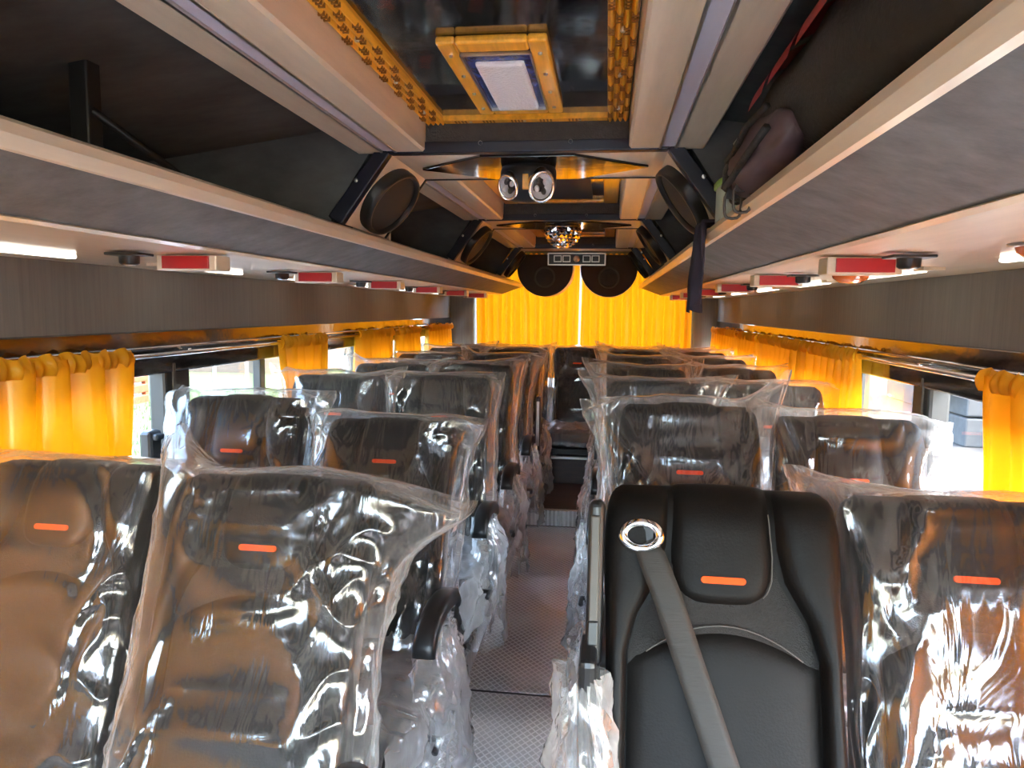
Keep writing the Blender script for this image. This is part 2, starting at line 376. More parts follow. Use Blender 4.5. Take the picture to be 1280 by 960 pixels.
# ------------------------------------------------------------------ ceiling
BZ, PZ = 1.82, 1.905                      # underside of beams, gloss panels
ce = structure('ceiling')
MB().box(-HW - .06, HW + .06, YF - .06, YR + .06, 2.02, 2.07).build('roof_lining', 'lining', ce)
for s in (-1, 1):                         # sloped dark linings over the racks
    MB().prism([(s * .45, 1.90), (s * .45, 2.02), (s * HW, 2.02), (s * HW, 1.80)], YF, YR).build('rack_lining', 'lining', ce)
bays = [(YF + .05, 1.97), (2.36, 3.45), (3.80, 5.00)]
for bi, (a, b) in enumerate(bays):
    for s in (-1, 1):
        # beam with a slot that holds the strip light
        p = [(s * .27, PZ + .05), (s * .272, BZ + .006), (s * .278, BZ), (s * .352, BZ), (s * .352, BZ + .012), (s * .392, BZ + .012), (s * .392, BZ), (s * .462, BZ), (s * .47, BZ + .008), (s * .47, PZ + .05)]
        MB().prism(p, a, b - .004).build('beam', 'beige', ce)
        x0, x1 = sorted((s * .355, s * .389))
        st = empty('strip_light')
        MB().box(x0, x1, a, b - .004, BZ + .003, BZ + .011).build('diffuser', 'ledoff', st, bevel=.002)
        for q in (.352, .392):
            u0, u1 = sorted((s * (q - .003), s * (q + .003)))
            MB().box(u0, u1, a, b - .004, BZ - .002, BZ + .008).build('edge_trim', 'silver', st)
        tag(st, 'lavender-white linear strip light in the %s ceiling beam, %s' % ('left' if s < 0 else 'right', ['nearest bay', 'middle bay', 'farthest bay'][bi]), 'strip light', 'ceiling strip lights')
    if bi == 0:
        MB().box(-.27, .27, a, b, PZ, PZ + .02).build('gloss_panel', 'gloss', ce)
    elif bi == 1:
        MB().box(-.27, .27, a, b, PZ, PZ + .02).build('gloss_panel', 'gloss', ce)
        g = MB()
        for k in range(60):
            y = a + .15 + k * (b - a - .3) / 60
            g.box(-.10, .15, y, y + .007, PZ - .012, PZ - .002)
        tag(g.build('vent_slats', 'plastic', ce), kind='stuff')
    else:
        MB().box(-.27, .27, a, b, PZ, PZ + .02).build('gloss_panel', 'gloss', ce)
    MB().box(-.27, .27, b - .02, b, BZ - .002, PZ + .03).build('header_board', 'header', ce)
# carved yellow frame of the near gloss panel: three ridged strips with notches and screws
def carved_strip(name, x0, x1, y0, y1, along='y'):
    m = MB(); n = 4
    if along == 'y':
        w = (x1 - x0) / n
        prof = []
        for k in range(n):
            for t in range(5): prof.append((x0 + w * (k + t / 5), PZ - .008 - .010 * math.sin(math.pi * t / 5)))
        prof += [(x1, PZ - .008), (x1, PZ), (x0, PZ)]
        m.prism(prof, y0, y1, 'y')
    else:
        m.box(x0, x1, y0, y1, PZ - .014, PZ)
    o = m.build(name, 'carved', ce)
    nt_ = MB()
    if along == 'y':
        w = (x1 - x0) / n; y = y0 + .02; r = random.Random(3)
        while y < y1 - .03:
            k = int(((y - y0) / .055)) % 2
            for c in range(n):
                if (c + k) % 2 == 0:
                    for d in range(3):
                        nt_.box(x0 + w * c + .001, x0 + w * (c + 1) - .001, y + d * .012, y + d * .012 + .004, PZ - .0195, PZ - .012)
            y += .055
    else:
        x = x0 + .03
        while x < x1 - .04:
            for d in range(4): nt_.box(x + d * .009, x + d * .009 + .004, y0 + .004, y1 - .004, PZ - .0155, PZ - .010)
            x += .075
    tag(nt_.build('carved_notches', 'carvedark', o), kind='stuff')
    for k in range(8 if along == 'y' else 3):
        t = (k + .5) / (8 if along == 'y' else 3)
        c = ((x0 + x1) / 2, y1 - (y1 - y0) * t * .5, PZ - .02) if along == 'y' else (x0 + (x1 - x0) * t, (y0 + y1) / 2, PZ - .016)
        MB().lathe([(.0, .0), (.004, .0), (.005, .003), (.005, .008)], c, 10).build('screw', 'silver', o, smooth=True)
carved_strip('carved_frame', -.268, -.215, YF + .1, 1.948)
carved_strip('carved_frame', .215, .268, YF + .1, 1.948)
carved_strip('carved_frame', -.215, .215, 1.918, 1.948, 'x')
for (a, b) in bays[1:]:
    for s in (-1, 1):
        x0, x1 = sorted((s * .20, s * .262))
        MB().box(x0, x1, a + .02, b - .03, PZ - .014, PZ).build('wood_frame', 'wood', ce, bevel=.004)
    MB().box(-.2, .2, b - .09, b - .04, PZ - .014, PZ).build('wood_frame', 'wood', ce, bevel=.004)
# framed ceiling lamps
for i, (y0, y1) in enumerate(((1.37, 1.86), (.66, 1.165))):
    L = empty('ceiling_lamp', (0, (y0 + y1) / 2, PZ)); h = (y1 - y0) / 2
    fr = empty('x'); bpy.data.objects.remove(fr)
    f = MB()
    for (xa, xb, ya, yb) in ((-.105, -.068, -h, h), (.068, .105, -h, h), (-.068, .068, -h, -h + .05), (-.068, .068, h - .045, h)):
        MB().box(xa, xb, ya, yb, -.016, 0).build('frame_bar', 'wood', L, bevel=.005)
    base = MB().box(-.068, .068, -h + .06, h - .045, -.012, -.002).build('lamp_base', 'blue', L)
    for (xa, xb, ya, yb) in ((-.07, -.066, -h + .058, h - .043), (.066, .07, -h + .058, h - .043), (-.07, .07, -h + .058, -h + .062), (-.07, .07, h - .047, h - .043)):
        MB().box(xa, xb, ya, yb, -.019, -.012).build('chrome_edge', 'silver', base)
    MB().box(-.05, .05, -h + .11, h - .05, -.022, -.006).build('diffuser', 'diffuser', L, bevel=.008, seg=3)
    for k in range(8):
        MB().lathe([(.0, -.020), (.004, -.020), (.005, -.015)], ((-.087, .087)[k % 2], -h + .06 + (k // 2) * (2 * h - .12) / 3, 0), 8).build('screw', 'silver', L)
    tag(L, ['yellow wood framed ceiling lamp with white diffuser, whole lamp in view', 'yellow wood framed ceiling lamp cut off by the top photo edge'][i], 'ceiling lamp', 'framed ceiling lamps')

# ------------------------------------------------------------------ arches (ribs) with haunches, speakers, diamond panels
HA = (.375, BZ); HB = (.515, 1.632)
def oval_speaker(parent_label, s, yc, ry):
    c = Vector((s * (HA[0] + HB[0]) / 2, yc, (HA[1] + HB[1]) / 2))
    t = Vector((s * (HB[0] - HA[0]), 0, HB[1] - HA[1])).normalized()
    nrm = Vector((-s * abs(t.z), 0, -abs(t.x))).normalized()
    o = empty('oval_speaker', c)
    o.rotation_euler = Matrix((t, Vector((0, 1, 0)), t.cross(Vector((0, 1, 0))))).transposed().to_euler()
    sg = 1 if t.cross(Vector((0, 1, 0))).dot(nrm) > 0 else -1
    a, b = .108, ry
    def ring(prof, name, m):
        mb = MB(); n = 40
        mb.grid(np.array([[(a * r * math.cos(2 * math.pi * k / n), b * r * math.sin(2 * math.pi * k / n), sg * h) for k in range(n)] for r, h in prof]), cv=True)
        return mb.build(name, m, o, smooth=True)
    ring([(1.0, -.002), (1.0, .022), (.965, .034), (.90, .034), (.86, .022)], 'rim', 'coneglossy')
    ring([(.875, .020), (.6, .026), (.3, .029), (.001, .030)], 'grille', 'cone')
    tag(o, parent_label, 'speaker', 'oval arch speakers')
for i, (a, b) in enumerate(ARCH):
    t = structure('trim_%d' % (i + 1))
    # underside: flat beige soffit with haunches, as one bent board of real thickness
    pts = [(-HB[0], HB[1]), (-HA[0], HA[1]), (HA[0], HA[1]), (HB[0], HB[1])]
    outer = [(-.54, 1.65), (-.40, 1.85), (.40, 1.85), (.54, 1.65)]
    for k, nm in ((0, 'haunch_panel'), (1, 'soffit_panel'), (2, 'haunch_panel')):
        MB().prism([pts[k], pts[k + 1], outer[k + 1], outer[k]], a, b).build(nm, 'beige', t)
    # navy front edge following the same bends
    out2 = [(-.548, 1.650), (-.395, 1.846), (.395, 1.846), (.548, 1.650)]
    inn2 = [(-HB[0] + .004, HB[1] - .004), (-HA[0] + .003, HA[1] - .004), (HA[0] - .003, HA[1] - .004), (HB[0] - .004, HB[1] - .004)]
    for k in range(3):
        MB().prism([inn2[k], inn2[k + 1], out2[k + 1], out2[k]], a - .022, a + .012).build('navy_edge', 'navy', t, bevel=.003)
        MB().prism([inn2[k], inn2[k + 1], pts[k + 1], pts[k]], b - .002, b + .006).build('rear_edge', 'blackmetal', t)
    MB().box(-.40, .40, a, b, 1.85, 2.02).build('rib_core', 'lining', t)
    for s in (-1, 1):                     # bulkhead boards closing the rack at each arch
        MB().prism([(s * .545, 1.655), (s * .41, 1.86), (s * .41, 2.02), (s * HW, 2.02), (s * HW, 1.61), (s * .545, 1.61)], a, a + .02).build('rack_bulkhead', 'lining', t)
        MB().prism([(s * .53, 1.615), (s * .53, 1.70), (s * .60, 1.76), (s * .66, 1.76), (s * .66, 1.615)], b + .10, b + .12).build('divider_board', 'beige', t)
        for k in range(2):
            MB().lathe([(.0, -.004), (.005, -.003), (.006, .0)], (s * (.12 + .2 * k), a - .024, BZ + .02), 8, axis=(0, -1, 0)).build('screw', 'silver', t)
        MB().lathe([(.0, .004), (.005, .003), (.006, .0)], (s * (HA[0] * .5 + HB[0] * .5 + .02), a - .022, (HA[1] + HB[1]) / 2 + .02), 8, axis=(0, -1, 0)).build('screw', 'silver', t)
    nm = ['nearest', 'middle', 'farthest'][i]
    for s in (-1, 1):
        oval_speaker('black oval speaker in the %s haunch of the %s ceiling arch' % ('left' if s < 0 else 'right', nm), s, (a + b) / 2, (b - a) / 2 - .03)
    if i < 2:                             # gloss black diamond on the soffit
        yc = (a + b) / 2; hh = (b - a) / 2 - .025
        d = MB().prism([(-.335, yc), (-.13, yc - hh), (.13, yc - hh), (.335, yc), (.13, yc + hh), (-.13, yc + hh)], BZ - .008, BZ, 'z').build('diamond_panel', 'gloss', t, bevel=.002)
# disco light with two headlamp eyes under the nearest arch
dl = empty('disco_light', (-.012, 2.15, BZ - .008)); dl.scale = (.78, .78, 1.0)
MB().lathe([(.0, .0), (.10, .0), (.105, -.012), (.105, -.05), (.095, -.075), (.06, -.095), (.0, -.10)], (0, 0, 0), 32).build('body', 'plastic', dl, smooth=True)
for sx, rr in ((-.062, .8), (.058, 1.0)):
    ey = empty('eye'); bpy.data.objects.remove(ey)
    ax = Vector((sx * 6, -1, -.55)).normalized()
    c = Vector((sx, -.094, -.064))
    hl = MB().lathe([(.046 * rr, -.035), (.050 * rr, .0), (.047 * rr, .012), (.040 * rr, .012), (.038 * rr, .004)], c, 24, axis=ax).build('lamp_ring', 'chrome', dl, smooth=True)
    MB().lathe([(.040 * rr, .004), (.028 * rr, -.010), (.012 * rr, -.018), (.001, -.018)], c, 20, axis=ax).build('reflector', 'silverpaint', hl)
    for k in range(4):
        q = c + ax * .002 + Vector((math.cos(k * 1.57 + .5) * .018 * rr, 0, math.sin(k * 1.57 + .5) * .018 * rr))
        MB().lathe([(.0, .010), (.006, .008), (.009, .0), (.009, -.012)], q, 10, axis=ax).build('led_lens', 'gunmetal' if k % 2 else 'diffuser', hl, smooth=True)
MB().box(-.010, .012, -.112, -.098, -.075, -.032).build('yellow_badge', 'wood', dl, bevel=.002)
tag(dl, 'black disco light with two chrome headlamp eyes and yellow badge under nearest arch', 'disco light')
# faceted crystal ball lamp under the middle arch
db = empty('crystal_ball_lamp', (0, 3.62, BZ - .008))
MB().lathe([(.0, .0), (.085, .0), (.09, -.01), (.088, -.02)], (0, 0, 0), 28).build('base', 'chrome', db, smooth=True)
fac = MB(); nr, nc = 8, 20
for r in range(nr):
    for k in range(nc):
        t0, t1 = math.pi / 2 * r / nr, math.pi / 2 * (r + 1) / nr
        p0, p1 = 2 * math.pi * (k + .5 * (r % 2)) / nc, 2 * math.pi * (k + 1 + .5 * (r % 2)) / nc
        R_ = .09
        q = [Vector((R_ * math.cos(tt) * math.cos(pp), R_ * math.cos(tt) * math.sin(pp), -.015 - R_ * math.sin(tt))) for tt, pp in ((t0, p0), (t0, p1), (t1, p1), (t1, p0))]
        cc = sum(q, Vector()) / 4; apex = cc + (cc - Vector((0, 0, -.015))).normalized() * .008
        fac.add([tuple(v) for v in q] + [tuple(apex)], [(0, 1, 4), (1, 2, 4), (2, 3, 4), (3, 0, 4)])
tag(fac.build('facets', 'chrome', db), kind='stuff')
tag(db, 'mirror-faceted half ball lamp under the middle ceiling arch', 'crystal lamp')
# subwoofer boxes hung behind the farthest arch and the amplifier panel between them
for s in (-1, 1):
    sb = empty('subwoofer', (s * .232, 5.30, 1.80))
    n = 24; prof = [(.205, 0.0), (.205, -.10)] + [(.205 * math.cos(t), -.10 - .205 * math.sin(t)) for t in np.linspace(0, math.pi, n)[1:-1]] + [(-.205, -.10), (-.205, 0.0)]
    MB().prism(prof, .012, .26).build('cabinet', 'beige', sb)
    MB().prism([(x * .99, z * .995) for x, z in prof], 0, .014).build('baffle', 'subcarpet', sb, bevel=.003)
    w = MB().lathe([(.078, -.002), (.078, .008), (.068, .010), (.064, .004)], (0, 0, -.165), 28, axis=(0, -1, 0)).build('cone_ring', 'gunmetal', sb, smooth=True)
    MB().lathe([(.066, .004), (.035, -.008 + .012), (.028, .010), (.0, .014)], (0, 0, -.165), 24, axis=(0, -1, 0)).build('cone', 'cone', w, smooth=True)
    for k in range(2):
        MB().lathe([(.0, .008), (.012, .008), (.013, .0)], (s * -.125 + k * s * .03 * 0, 0, -.02 - .03 * k), 12, axis=(0, -1, 0)).build('knob', 'silver', sb, smooth=True)
    tag(sb, 'round-bottomed dark subwoofer cabinet hung %s of centre before the rear curtain' % ('left' if s < 0 else 'right'), 'subwoofer', 'rear subwoofers')
am = empty('audio_panel', (0, 5.27, 1.765))
MB().box(-.205, .205, -.03, .02, -.045, .04).build('housing', 'plastic', am, bevel=.004)
for (xa, xb, za, zb) in ((-.205, .205, .034, .042), (-.205, .205, -.047, -.039), (-.207, -.199, -.047, .042), (.199, .207, -.047, .042)):
    MB().box(xa, xb, -.036, -.028, za, zb).build('bezel', 'silver', am)
for x in (-.135, -.072, .072, .135):
    v = MB()
    for (xa, xb, za, zb) in ((-.028, .028, .018, .024), (-.028, .028, -.024, -.018), (-.028, -.022, -.024, .024), (.022, .028, -.024, .024)):
        v.box(x + xa, x + xb, -.040, -.03, za, zb)
    vo = v.build('vent_frame', 'silver', am)
    for k in range(3): MB().box(x - .022, x + .022, -.036, -.03, -.014 + k * .012, -.010 + k * .012).build('vent_slat', 'plastic', vo)
MB().lathe([(.0, .010), (.020, .008), (.024, .0)], (0, -.03, 0), 20, axis=(0, -1, 0)).build('dial', 'silver', am, smooth=True)
tag(am, 'dark audio panel with four square vents and round dial between the subwoofers', 'audio panel')

# ------------------------------------------------------------------ luggage racks
LZ = 1.622
def rack(s):
    r = empty('luggage_rack', (0, YF, LZ)); y1 = 6.10 - YF
    def pr(p, name, m, a=0.3, b=y1, bev=.0):
        return MB().prism([(s * x, z - LZ) for x, z in p], a, b).build(name, m, r, bevel=bev)
    rail = [(.480, 1.600), (.484, 1.615), (.494, 1.622), (.512, 1.622), (.521, 1.612), (.523, 1.592), (.512, 1.584), (.490, 1.584)]
    pr(rail, 'rail', 'beige')
    pr([(.497, 1.586), (.660, 1.529), (.672, 1.531), (.672, 1.545), (.51, 1.598)], 'fascia', 'fascia')
    pr([(.655, 1.527), (.668, 1.522), (1.148, 1.506), (1.148, 1.520), (.67, 1.540)], 'underside', 'beige')
    pr([(.515, 1.585), (1.148, 1.560), (1.148, 1.572), (.515, 1.598)], 'shelf', 'lining')
    MB().prism([(s * x, z - LZ) for x, z in [(.497, 1.588), (.66, 1.529), (1.148, 1.506), (1.148, 1.60), (.52, 1.62)]], y1, y1 + .02).build('end_cap', 'beige', r)
    for yy in (.25, 3.0, 4.5):            # seams in the fascia
        MB().prism([(s * x, z - LZ) for x, z in [(.495, 1.588), (.66, 1.5285), (.663, 1.535), (.50, 1.597)]], yy - YF - .004, yy - YF + .004).build('fascia_seam', 'plastic', r)
    if s < 0:                             # support post, brace rod and top strap at the near end
        py = 1.31 - YF
        MB().box(-.795, -.755, py - .02, py + .02, -.05, .255).build('support_post', 'blackmetal', r, bevel=.004)
        MB().box(-1.10, -.755, py - .02, py + .02, .24, .255).build('top_strap', 'blackmetal', r, bevel=.003)
        MB().tube([(-.757, py - .01, .145), (-.70, py + .50, -.02)], .009, 8).build('brace_rod', 'blackmetal', r, smooth=True)
        MB().tube([(-1.08, .4, .06), (-1.08, y1, .06)], .02, 8).build('cable_pipe', 'blackmetal', r, smooth=True)
    tag(r, 'grey vinyl and beige luggage rack along the %s side' % ('left' if s < 0 else 'right'), 'luggage rack')
for s in (-1, 1): rack(s)
# consoles, reading lamps and tubes under the racks
def console(x, y, zt, label):
    o = empty('console_box', (x, y, zt))
    MB().box(-.075, .075, -.006, .06, -.036, 0).build('case', 'beige', o, bevel=.003)
    MB().box(-.058, .058, -.012, 0, -.032, -.003).build('red_panel', 'red', o, bevel=.001)
    tag(o, label, 'console', 'red-fronted consoles under the racks')
def reading_lamp(x, y, zt, label):
    o = empty('reading_lamp', (x, y, zt))
    MB().prism([(-.04, -.03), (.04, -.03), (.04, .03), (-.04, .03)], -.006, 0, 'z').build('plate', 'blackmetal', o, bevel=.002)
    MB().lathe([(.0, -.026), (.016, -.026), (.021, -.022), (.022, -.004)], (0, 0, 0), 16).build('lamp_cup', 'plastic', o, smooth=True)
    MB().lathe([(.0, -.028), (.012, -.0275), (.015, -.025)], (0, 0, 0), 16).build('lens', 'diffuser', o, smooth=True)
    tag(o, label, 'reading lamp', 'black reading lamps under the racks')
def uz(x): return 1.522 - (abs(x) - .668) / .48 * .016
for s in (-1, 1):
    side = 'left' if s < 0 else 'right'
    for k in range(6):
        y = 1.60 + .76 * k
        console(s * .755, y, uz(.755) - .002, 'red-fronted beige console under the %s rack, %s from the camera' % (side, ORD[k]))
        reading_lamp(s * (.825 if s < 0 else .80), y - .11, uz(.83) - .004, 'black reading lamp under the %s rack, %s from the camera' % (side, ORD[k]))
        ya, yb = y - .48, y - .08
        tb = empty('light_tube', (s * .985, ya, uz(.985)))
        MB().box(-.011, .011, 0, yb - ya, -.010, .0).build('tube_cover', 'tube', tb, bevel=.004, seg=3)
        MB().box(-.024, .024, -.06, 0, -.008, .002).build('tube_base', 'beige', tb)
        tag(tb, 'white light tube under the %s rack, %s from the camera' % (side, ORD[k]), 'light tube', 'light tubes under the racks')
        if s > 0 and k < 2:
            al = empty('amber_lamp', (.925, (1.26, 2.22)[k], uz(.925)))
            MB().lathe([(.0, -.028), (.03, -.025), (.048, -.012), (.052, 0)], (0, 0, 0), 20).build('lens', 'amber', al, smooth=True)
            MB().lathe([(.050, -.004), (.060, -.003), (.062, .002)], (0, 0, 0), 20).build('rim', 'silver', al, smooth=True)
            tag(al, ['amber dome lamp under the right rack near the photo edge', 'amber dome lamp under the right rack behind the nearest red console'][k], 'lamp')

# ------------------------------------------------------------------ curtains
def curtain_mesh(L0, L1, H, seed, folds, amp, L0b=None, L1b=None, nz=26, header=.05):
    """local frame: x along the rail, y out of the wall, z down from 0"""
    L0b = L0 if L0b is None else L0b; L1b = L1 if L1b is None else L1b
    nx = max(24, folds * 9)
    u = np.linspace(0, 1, nx)[None, :]; v = np.linspace(0, 1, nz)[:, None]
    z0 = -H * v + 0 * u
    a = L0 + (L0b - L0) * v; b = L1 + (L1b - L1) * v
    wob = .35 * vnoise(u * folds * .7, v * 1.5, seed)
    ph = 2 * np.pi * (folds * u + wob + .25 * np.sin(3 * u + seed))
    grow = .45 + .55 * np.sqrt(v)
    sw = np.sin(ph); y = amp * grow * np.sign(sw) * np.abs(sw) ** .75 + amp * .35 * np.sin(2.3 * ph + seed) * v + .012 * (vnoise(u * 4, v * 3, seed + 5) - .5)
    x = a + (b - a) * u + amp * .35 * np.cos(ph) * grow
    main = np.stack([x + 0 * v, y + 0 * v, z0], -1)
    # gathered header: tighter ruffles above the heading tape
    hv = np.linspace(0, 1, 7)[:, None]; hx = np.linspace(0, 1, nx * 2)[None, :]
    phh = 2 * np.pi * (folds * 3.4 * hx + .5 * vnoise(hx * folds, hv, seed + 9))
    bul = np.sin(np.pi * np.clip(hv * 1.0, 0, 1))
    hy = -.008 - .010 * bul - .009 * np.sin(phh) * (.3 + hv * .7) - .006 * np.sin(phh * .37 + 2)
    hz = .014 - header * hv + .005 * np.sin(phh * .5 + seed) * (1 - hv)
    head = np.stack([L0 + (L1 - L0) * hx + 0 * hv, hy + 0 * hx, hz + 0 * hx], -1)
    return main, head
def curtain(side_s, y0, y1, z1, H, seed, folds, label, amp=.032, y0b=None, y1b=None, off=.045, nz=26):
    o = empty('curtain', (side_s * (HW - off), 0, z1))
    main, head = curtain_mesh(y0, y1, H, seed, folds, amp, y0b, y1b, nz)
    def conv(P):
        Q = P.copy(); Q[..., 0] = side_s * P[..., 1]; Q[..., 1] = P[..., 0]; return Q
    MB().grid(conv(main)).build('drape', 'curtain', o, smooth=True, fixn=False)
    MB().grid(conv(head)).build('gathered_header', 'curtain', o, smooth=True, fixn=False)
    tag(o, label, 'curtain', 'yellow window curtains')
CZ = 1.262
curtain(-1, -1.30, 1.87, CZ, .66, 1, 28, 'yellow satin curtain nearest the camera on the left windows', y1b=1.80, y0b=-1.3, amp=.042, nz=36)
curtain(-1, 2.80, 3.30, CZ, .60, 2, 6, 'yellow curtain second from the camera on the left windows', y0b=2.86, y1b=3.16)
curtain(-1, 3.74, 4.36, CZ, .60, 3, 7, 'yellow curtain third from the camera on the left windows')
curtain(-1, 4.50, 5.06, CZ, .60, 4, 6, 'yellow curtain fourth from the camera on the left windows')
curtain(-1, 5.26, 6.10, CZ, .60, 5, 8, 'yellow curtain at the rear end of the left windows')
curtain(1, .67, 1.80, CZ, .66, 6, 11, 'yellow curtain at the right photo edge, nearest on the right windows', y1b=1.70)
curtain(1, 2.64, 3.38, CZ, .60, 7, 8, 'yellow curtain second from the camera on the right windows')
curtain(1, 3.40, 4.26, CZ, .60, 8, 9, 'yellow curtain third from the camera on the right windows')
curtain(1, 4.34, 4.92, CZ, .60, 9, 6, 'yellow curtain fourth from the camera on the right windows', y1b=4.84)
curtain(1, 5.06, 6.16, CZ, .60, 10, 9, 'yellow curtain at the rear end of the right windows')
for s in (-1, 1):
    rl = empty('curtain_rod', (s * (HW - .045), 0, CZ - .012))
    MB().tube([(0, YF + .2, 0), (0, 6.2, 0)], .008, 8).build('rod', 'chrome', rl, smooth=True)
    for y in (.5, 2.17, 3.36, 4.43, 6.18):
        x0, x1 = sorted((0, s * .05)); MB().box(x0, x1, y - .008, y + .008, -.008, .012).build('bracket', 'chrome', rl, bevel=.002)
    tag(rl, 'thin chrome curtain rod along the %s windows' % ('left' if s < 0 else 'right'), 'curtain rod')
for s in (-1, 1):
    o = empty('rear_curtain', (0, 6.235, 1.86))
    a, b = (-.925, -.012) if s < 0 else (.010, .925)
    main, head = curtain_mesh(a, b, 1.05, 20 + s, 11, .026, a + (.02 if s < 0 else -.0), b - (.01 if s < 0 else -.0), 20)
    MB().grid(main).build('drape', 'curtain', o, smooth=True, fixn=False)
    MB().grid(head).build('gathered_header', 'curtain', o, smooth=True, fixn=False)
    tag(o, 'pleated yellow curtain over the %s half of the rear window' % ('left' if s < 0 else 'right'), 'curtain', 'rear window curtains')

# ------------------------------------------------------------------ seats
STOP = .64
HWK = ([-.06, 0, .15, .35, .44, .52, .575, .612, .630, .64], [.175, .182, .190, .185, .188, .193, .192, .187, .179, .162])
def hw(s): return np.interp(s, *HWK)
def shell_mesh():
    """padded backrest body, hinge frame: x across, y = -depth, z up the back"""
    sv = np.concatenate([np.linspace(-.06, .57, 22), np.array([.585, .598, .609, .618, .626, .632, .636, .639])])
    na = 40; P = []
    for s in sv:
        k = np.clip((s - .57) / .07, 0, 1); T = .052 * math.sqrt(max(0.02, 1 - k ** 2.5)); W = hw(s)
        ring = []
        for j in range(na):
            a = 2 * math.pi * j / na; c, d = math.cos(a), math.sin(a)
            x = W * math.copysign(abs(c) ** .38, c); y = T * math.copysign(abs(d) ** .5, d)
            ring.append((x, y, s))
        P.append(ring)
    m = MB(); m.grid(np.array(P), cv=True)
    o = (len(sv) - 1) * na; m.f.append(tuple(o + j for j in range(na))); m.f.append(tuple(na - 1 - j for j in range(na)))
    return m
def strip_pad(xl, xr, s0, s1, depth, base, nu=14, nv=40, p=2.6, q=8.0, arch=None):
    u = np.linspace(0, 1, nu); P = []
    for v in np.linspace(0, 1, nv):
        row = []
        for uu in u:
            st = s1 if arch is None else s1 - arch * (2 * uu - 1) ** 2
            s = s0 + (st - s0) * v
            x = xl(s) + (xr(s) - xl(s)) * uu
            e = (1 - abs(2 * uu - 1) ** p) ** .5 if abs(2 * uu - 1) < 1 else 0
            g = (1 - abs(2 * v - 1) ** q) ** .5 if abs(2 * v - 1) < 1 else 0
            row.append((x, -base(s) - depth * min(e, 1) * g, s))
        P.append(row)
    return MB().grid(np.array(P))
def base(s):
    k = np.clip((s - .57) / .07, 0, 1); return .049 * math.sqrt(max(0.0, 1 - k ** 2.5))
inner = lambda s: float(np.interp(s, [-.06, 0, .2, .38, .44, .50, .55, .64], [.142, .145, .152, .152, .135, .100, .088, .084]))
flapw = lambda s: float(np.interp(s, [.46, .468, .48, .50, .54, .58, .64], [.035, .058, .072, .081, .083, .080, .078]))
def mesh_only(mb, name, m, smooth=True):
    o = mb.build(name, m, None, smooth); me = o.data; bpy.data.objects.remove(o); return me
SM = {}
SM['shell'] = mesh_only(shell_mesh(), 'backrest', 'leather')
SM['bolL'] = mesh_only(strip_pad(lambda s: -float(hw(s)) * .985, lambda s: -inner(s), -.04, .636, .030, base, nv=56, q=14), 'side_bolster', 'leather')
SM['bolR'] = mesh_only(strip_pad(lambda s: inner(s), lambda s: float(hw(s)) * .985, -.04, .636, .030, base, nv=56, q=14), 'side_bolster', 'leather')
SM['lumbar'] = mesh_only(strip_pad(lambda s: -inner(min(s, .38)) + .002, lambda s: inner(min(s, .38)) - .002, -.04, .425, .024, base, nu=22, nv=36, q=10, arch=.055), 'lumbar_pad', 'leather')
SM['shoulder'] = mesh_only(strip_pad(lambda s: -inner(s) + .002, lambda s: inner(s) - .002, .36, .53, .010, base, nu=16, nv=20, q=10), 'shoulder_panel', 'mesh')
def headrest_mesh():
    P = []
    path = [(s, base(s) + .001) for s in np.linspace(.458, .57, 16)] + [(s, base(s) + .001) for s in (.583, .595, .606, .616, .624, .631, .636, .639)] + [(.641, -.01), (.636, -.026), (.618, -.046), (.59, -.054)]
    n = len(path)
    for i, (s, d) in enumerate(path):
        W = flapw(s) if i < 24 else .078
        g = min(1, (i / 2.0)) ** .5 if i < 2 else 1.0
        j0, j1 = path[max(0, i - 1)], path[min(n - 1, i + 1)]
        t = np.array([j1[0] - j0[0], j1[1] - j0[1]]); t /= np.linalg.norm(t); nn = np.array([-t[1], t[0]])   # (s,d) normal, outward = +d on the front
        row = []
        for uu in np.linspace(-1, 1, 17):
            e = (1 - abs(uu) ** 3.2) ** .5 if abs(uu) < 1 else 0
            h = .022 * e * g * (1 - .75 * float(sm(np.array((i - 15) / 7.0))))
            row.append((W * uu, -(d + nn[1] * h), s + nn[0] * h))
        P.append(row)
    return MB().grid(np.array(P))
SM['head'] = mesh_only(headrest_mesh(), 'headrest', 'leather')
tg = MB(); n = 12
prof = [(.030 * 1 + .0055 * math.cos(a), .0055 * math.sin(a)) for a in np.linspace(-math.pi / 2, math.pi / 2, n)] + [(-.030 + .0055 * math.cos(a), .0055 * math.sin(a)) for a in np.linspace(math.pi / 2, 3 * math.pi / 2, n)]
tg.prism([(x, z + .50) for x, z in prof], -.0755, -.069, 'y')
SM['tag'] = mesh_only(tg, 'tag', 'orange', False)
def cushion_mesh():
    W, Dp, H = .192, .46, .13
    P = []
    na = 36
    for yv in np.linspace(0, 1, 22):
        y = -.02 - Dp * yv
        k = np.clip((yv - .86) / .14, 0, 1); f = math.sqrt(max(.03, 1 - k ** 2.2))
        ring = []
        for j in range(na):
            a = 2 * math.pi * j / na; c, d = math.cos(a), math.sin(a)
            x = W * (.94 + .06 * f) * math.copysign(abs(c) ** .35, c); z = H / 2 * f * math.copysign(abs(d) ** .5, d)
            if d > 0: z += .014 * (abs(x / W) ** 4) * f - .006
            ring.append((x, y, z))
        P.append(ring)
    m = MB().grid(np.array(P), cv=True); o = 21 * na
    m.f.append(tuple(o + j for j in range(na))); m.f.append(tuple(na - 1 - j for j in range(na))); return m
SM['cushion'] = mesh_only(cushion_mesh(), 'cushion', 'leather')
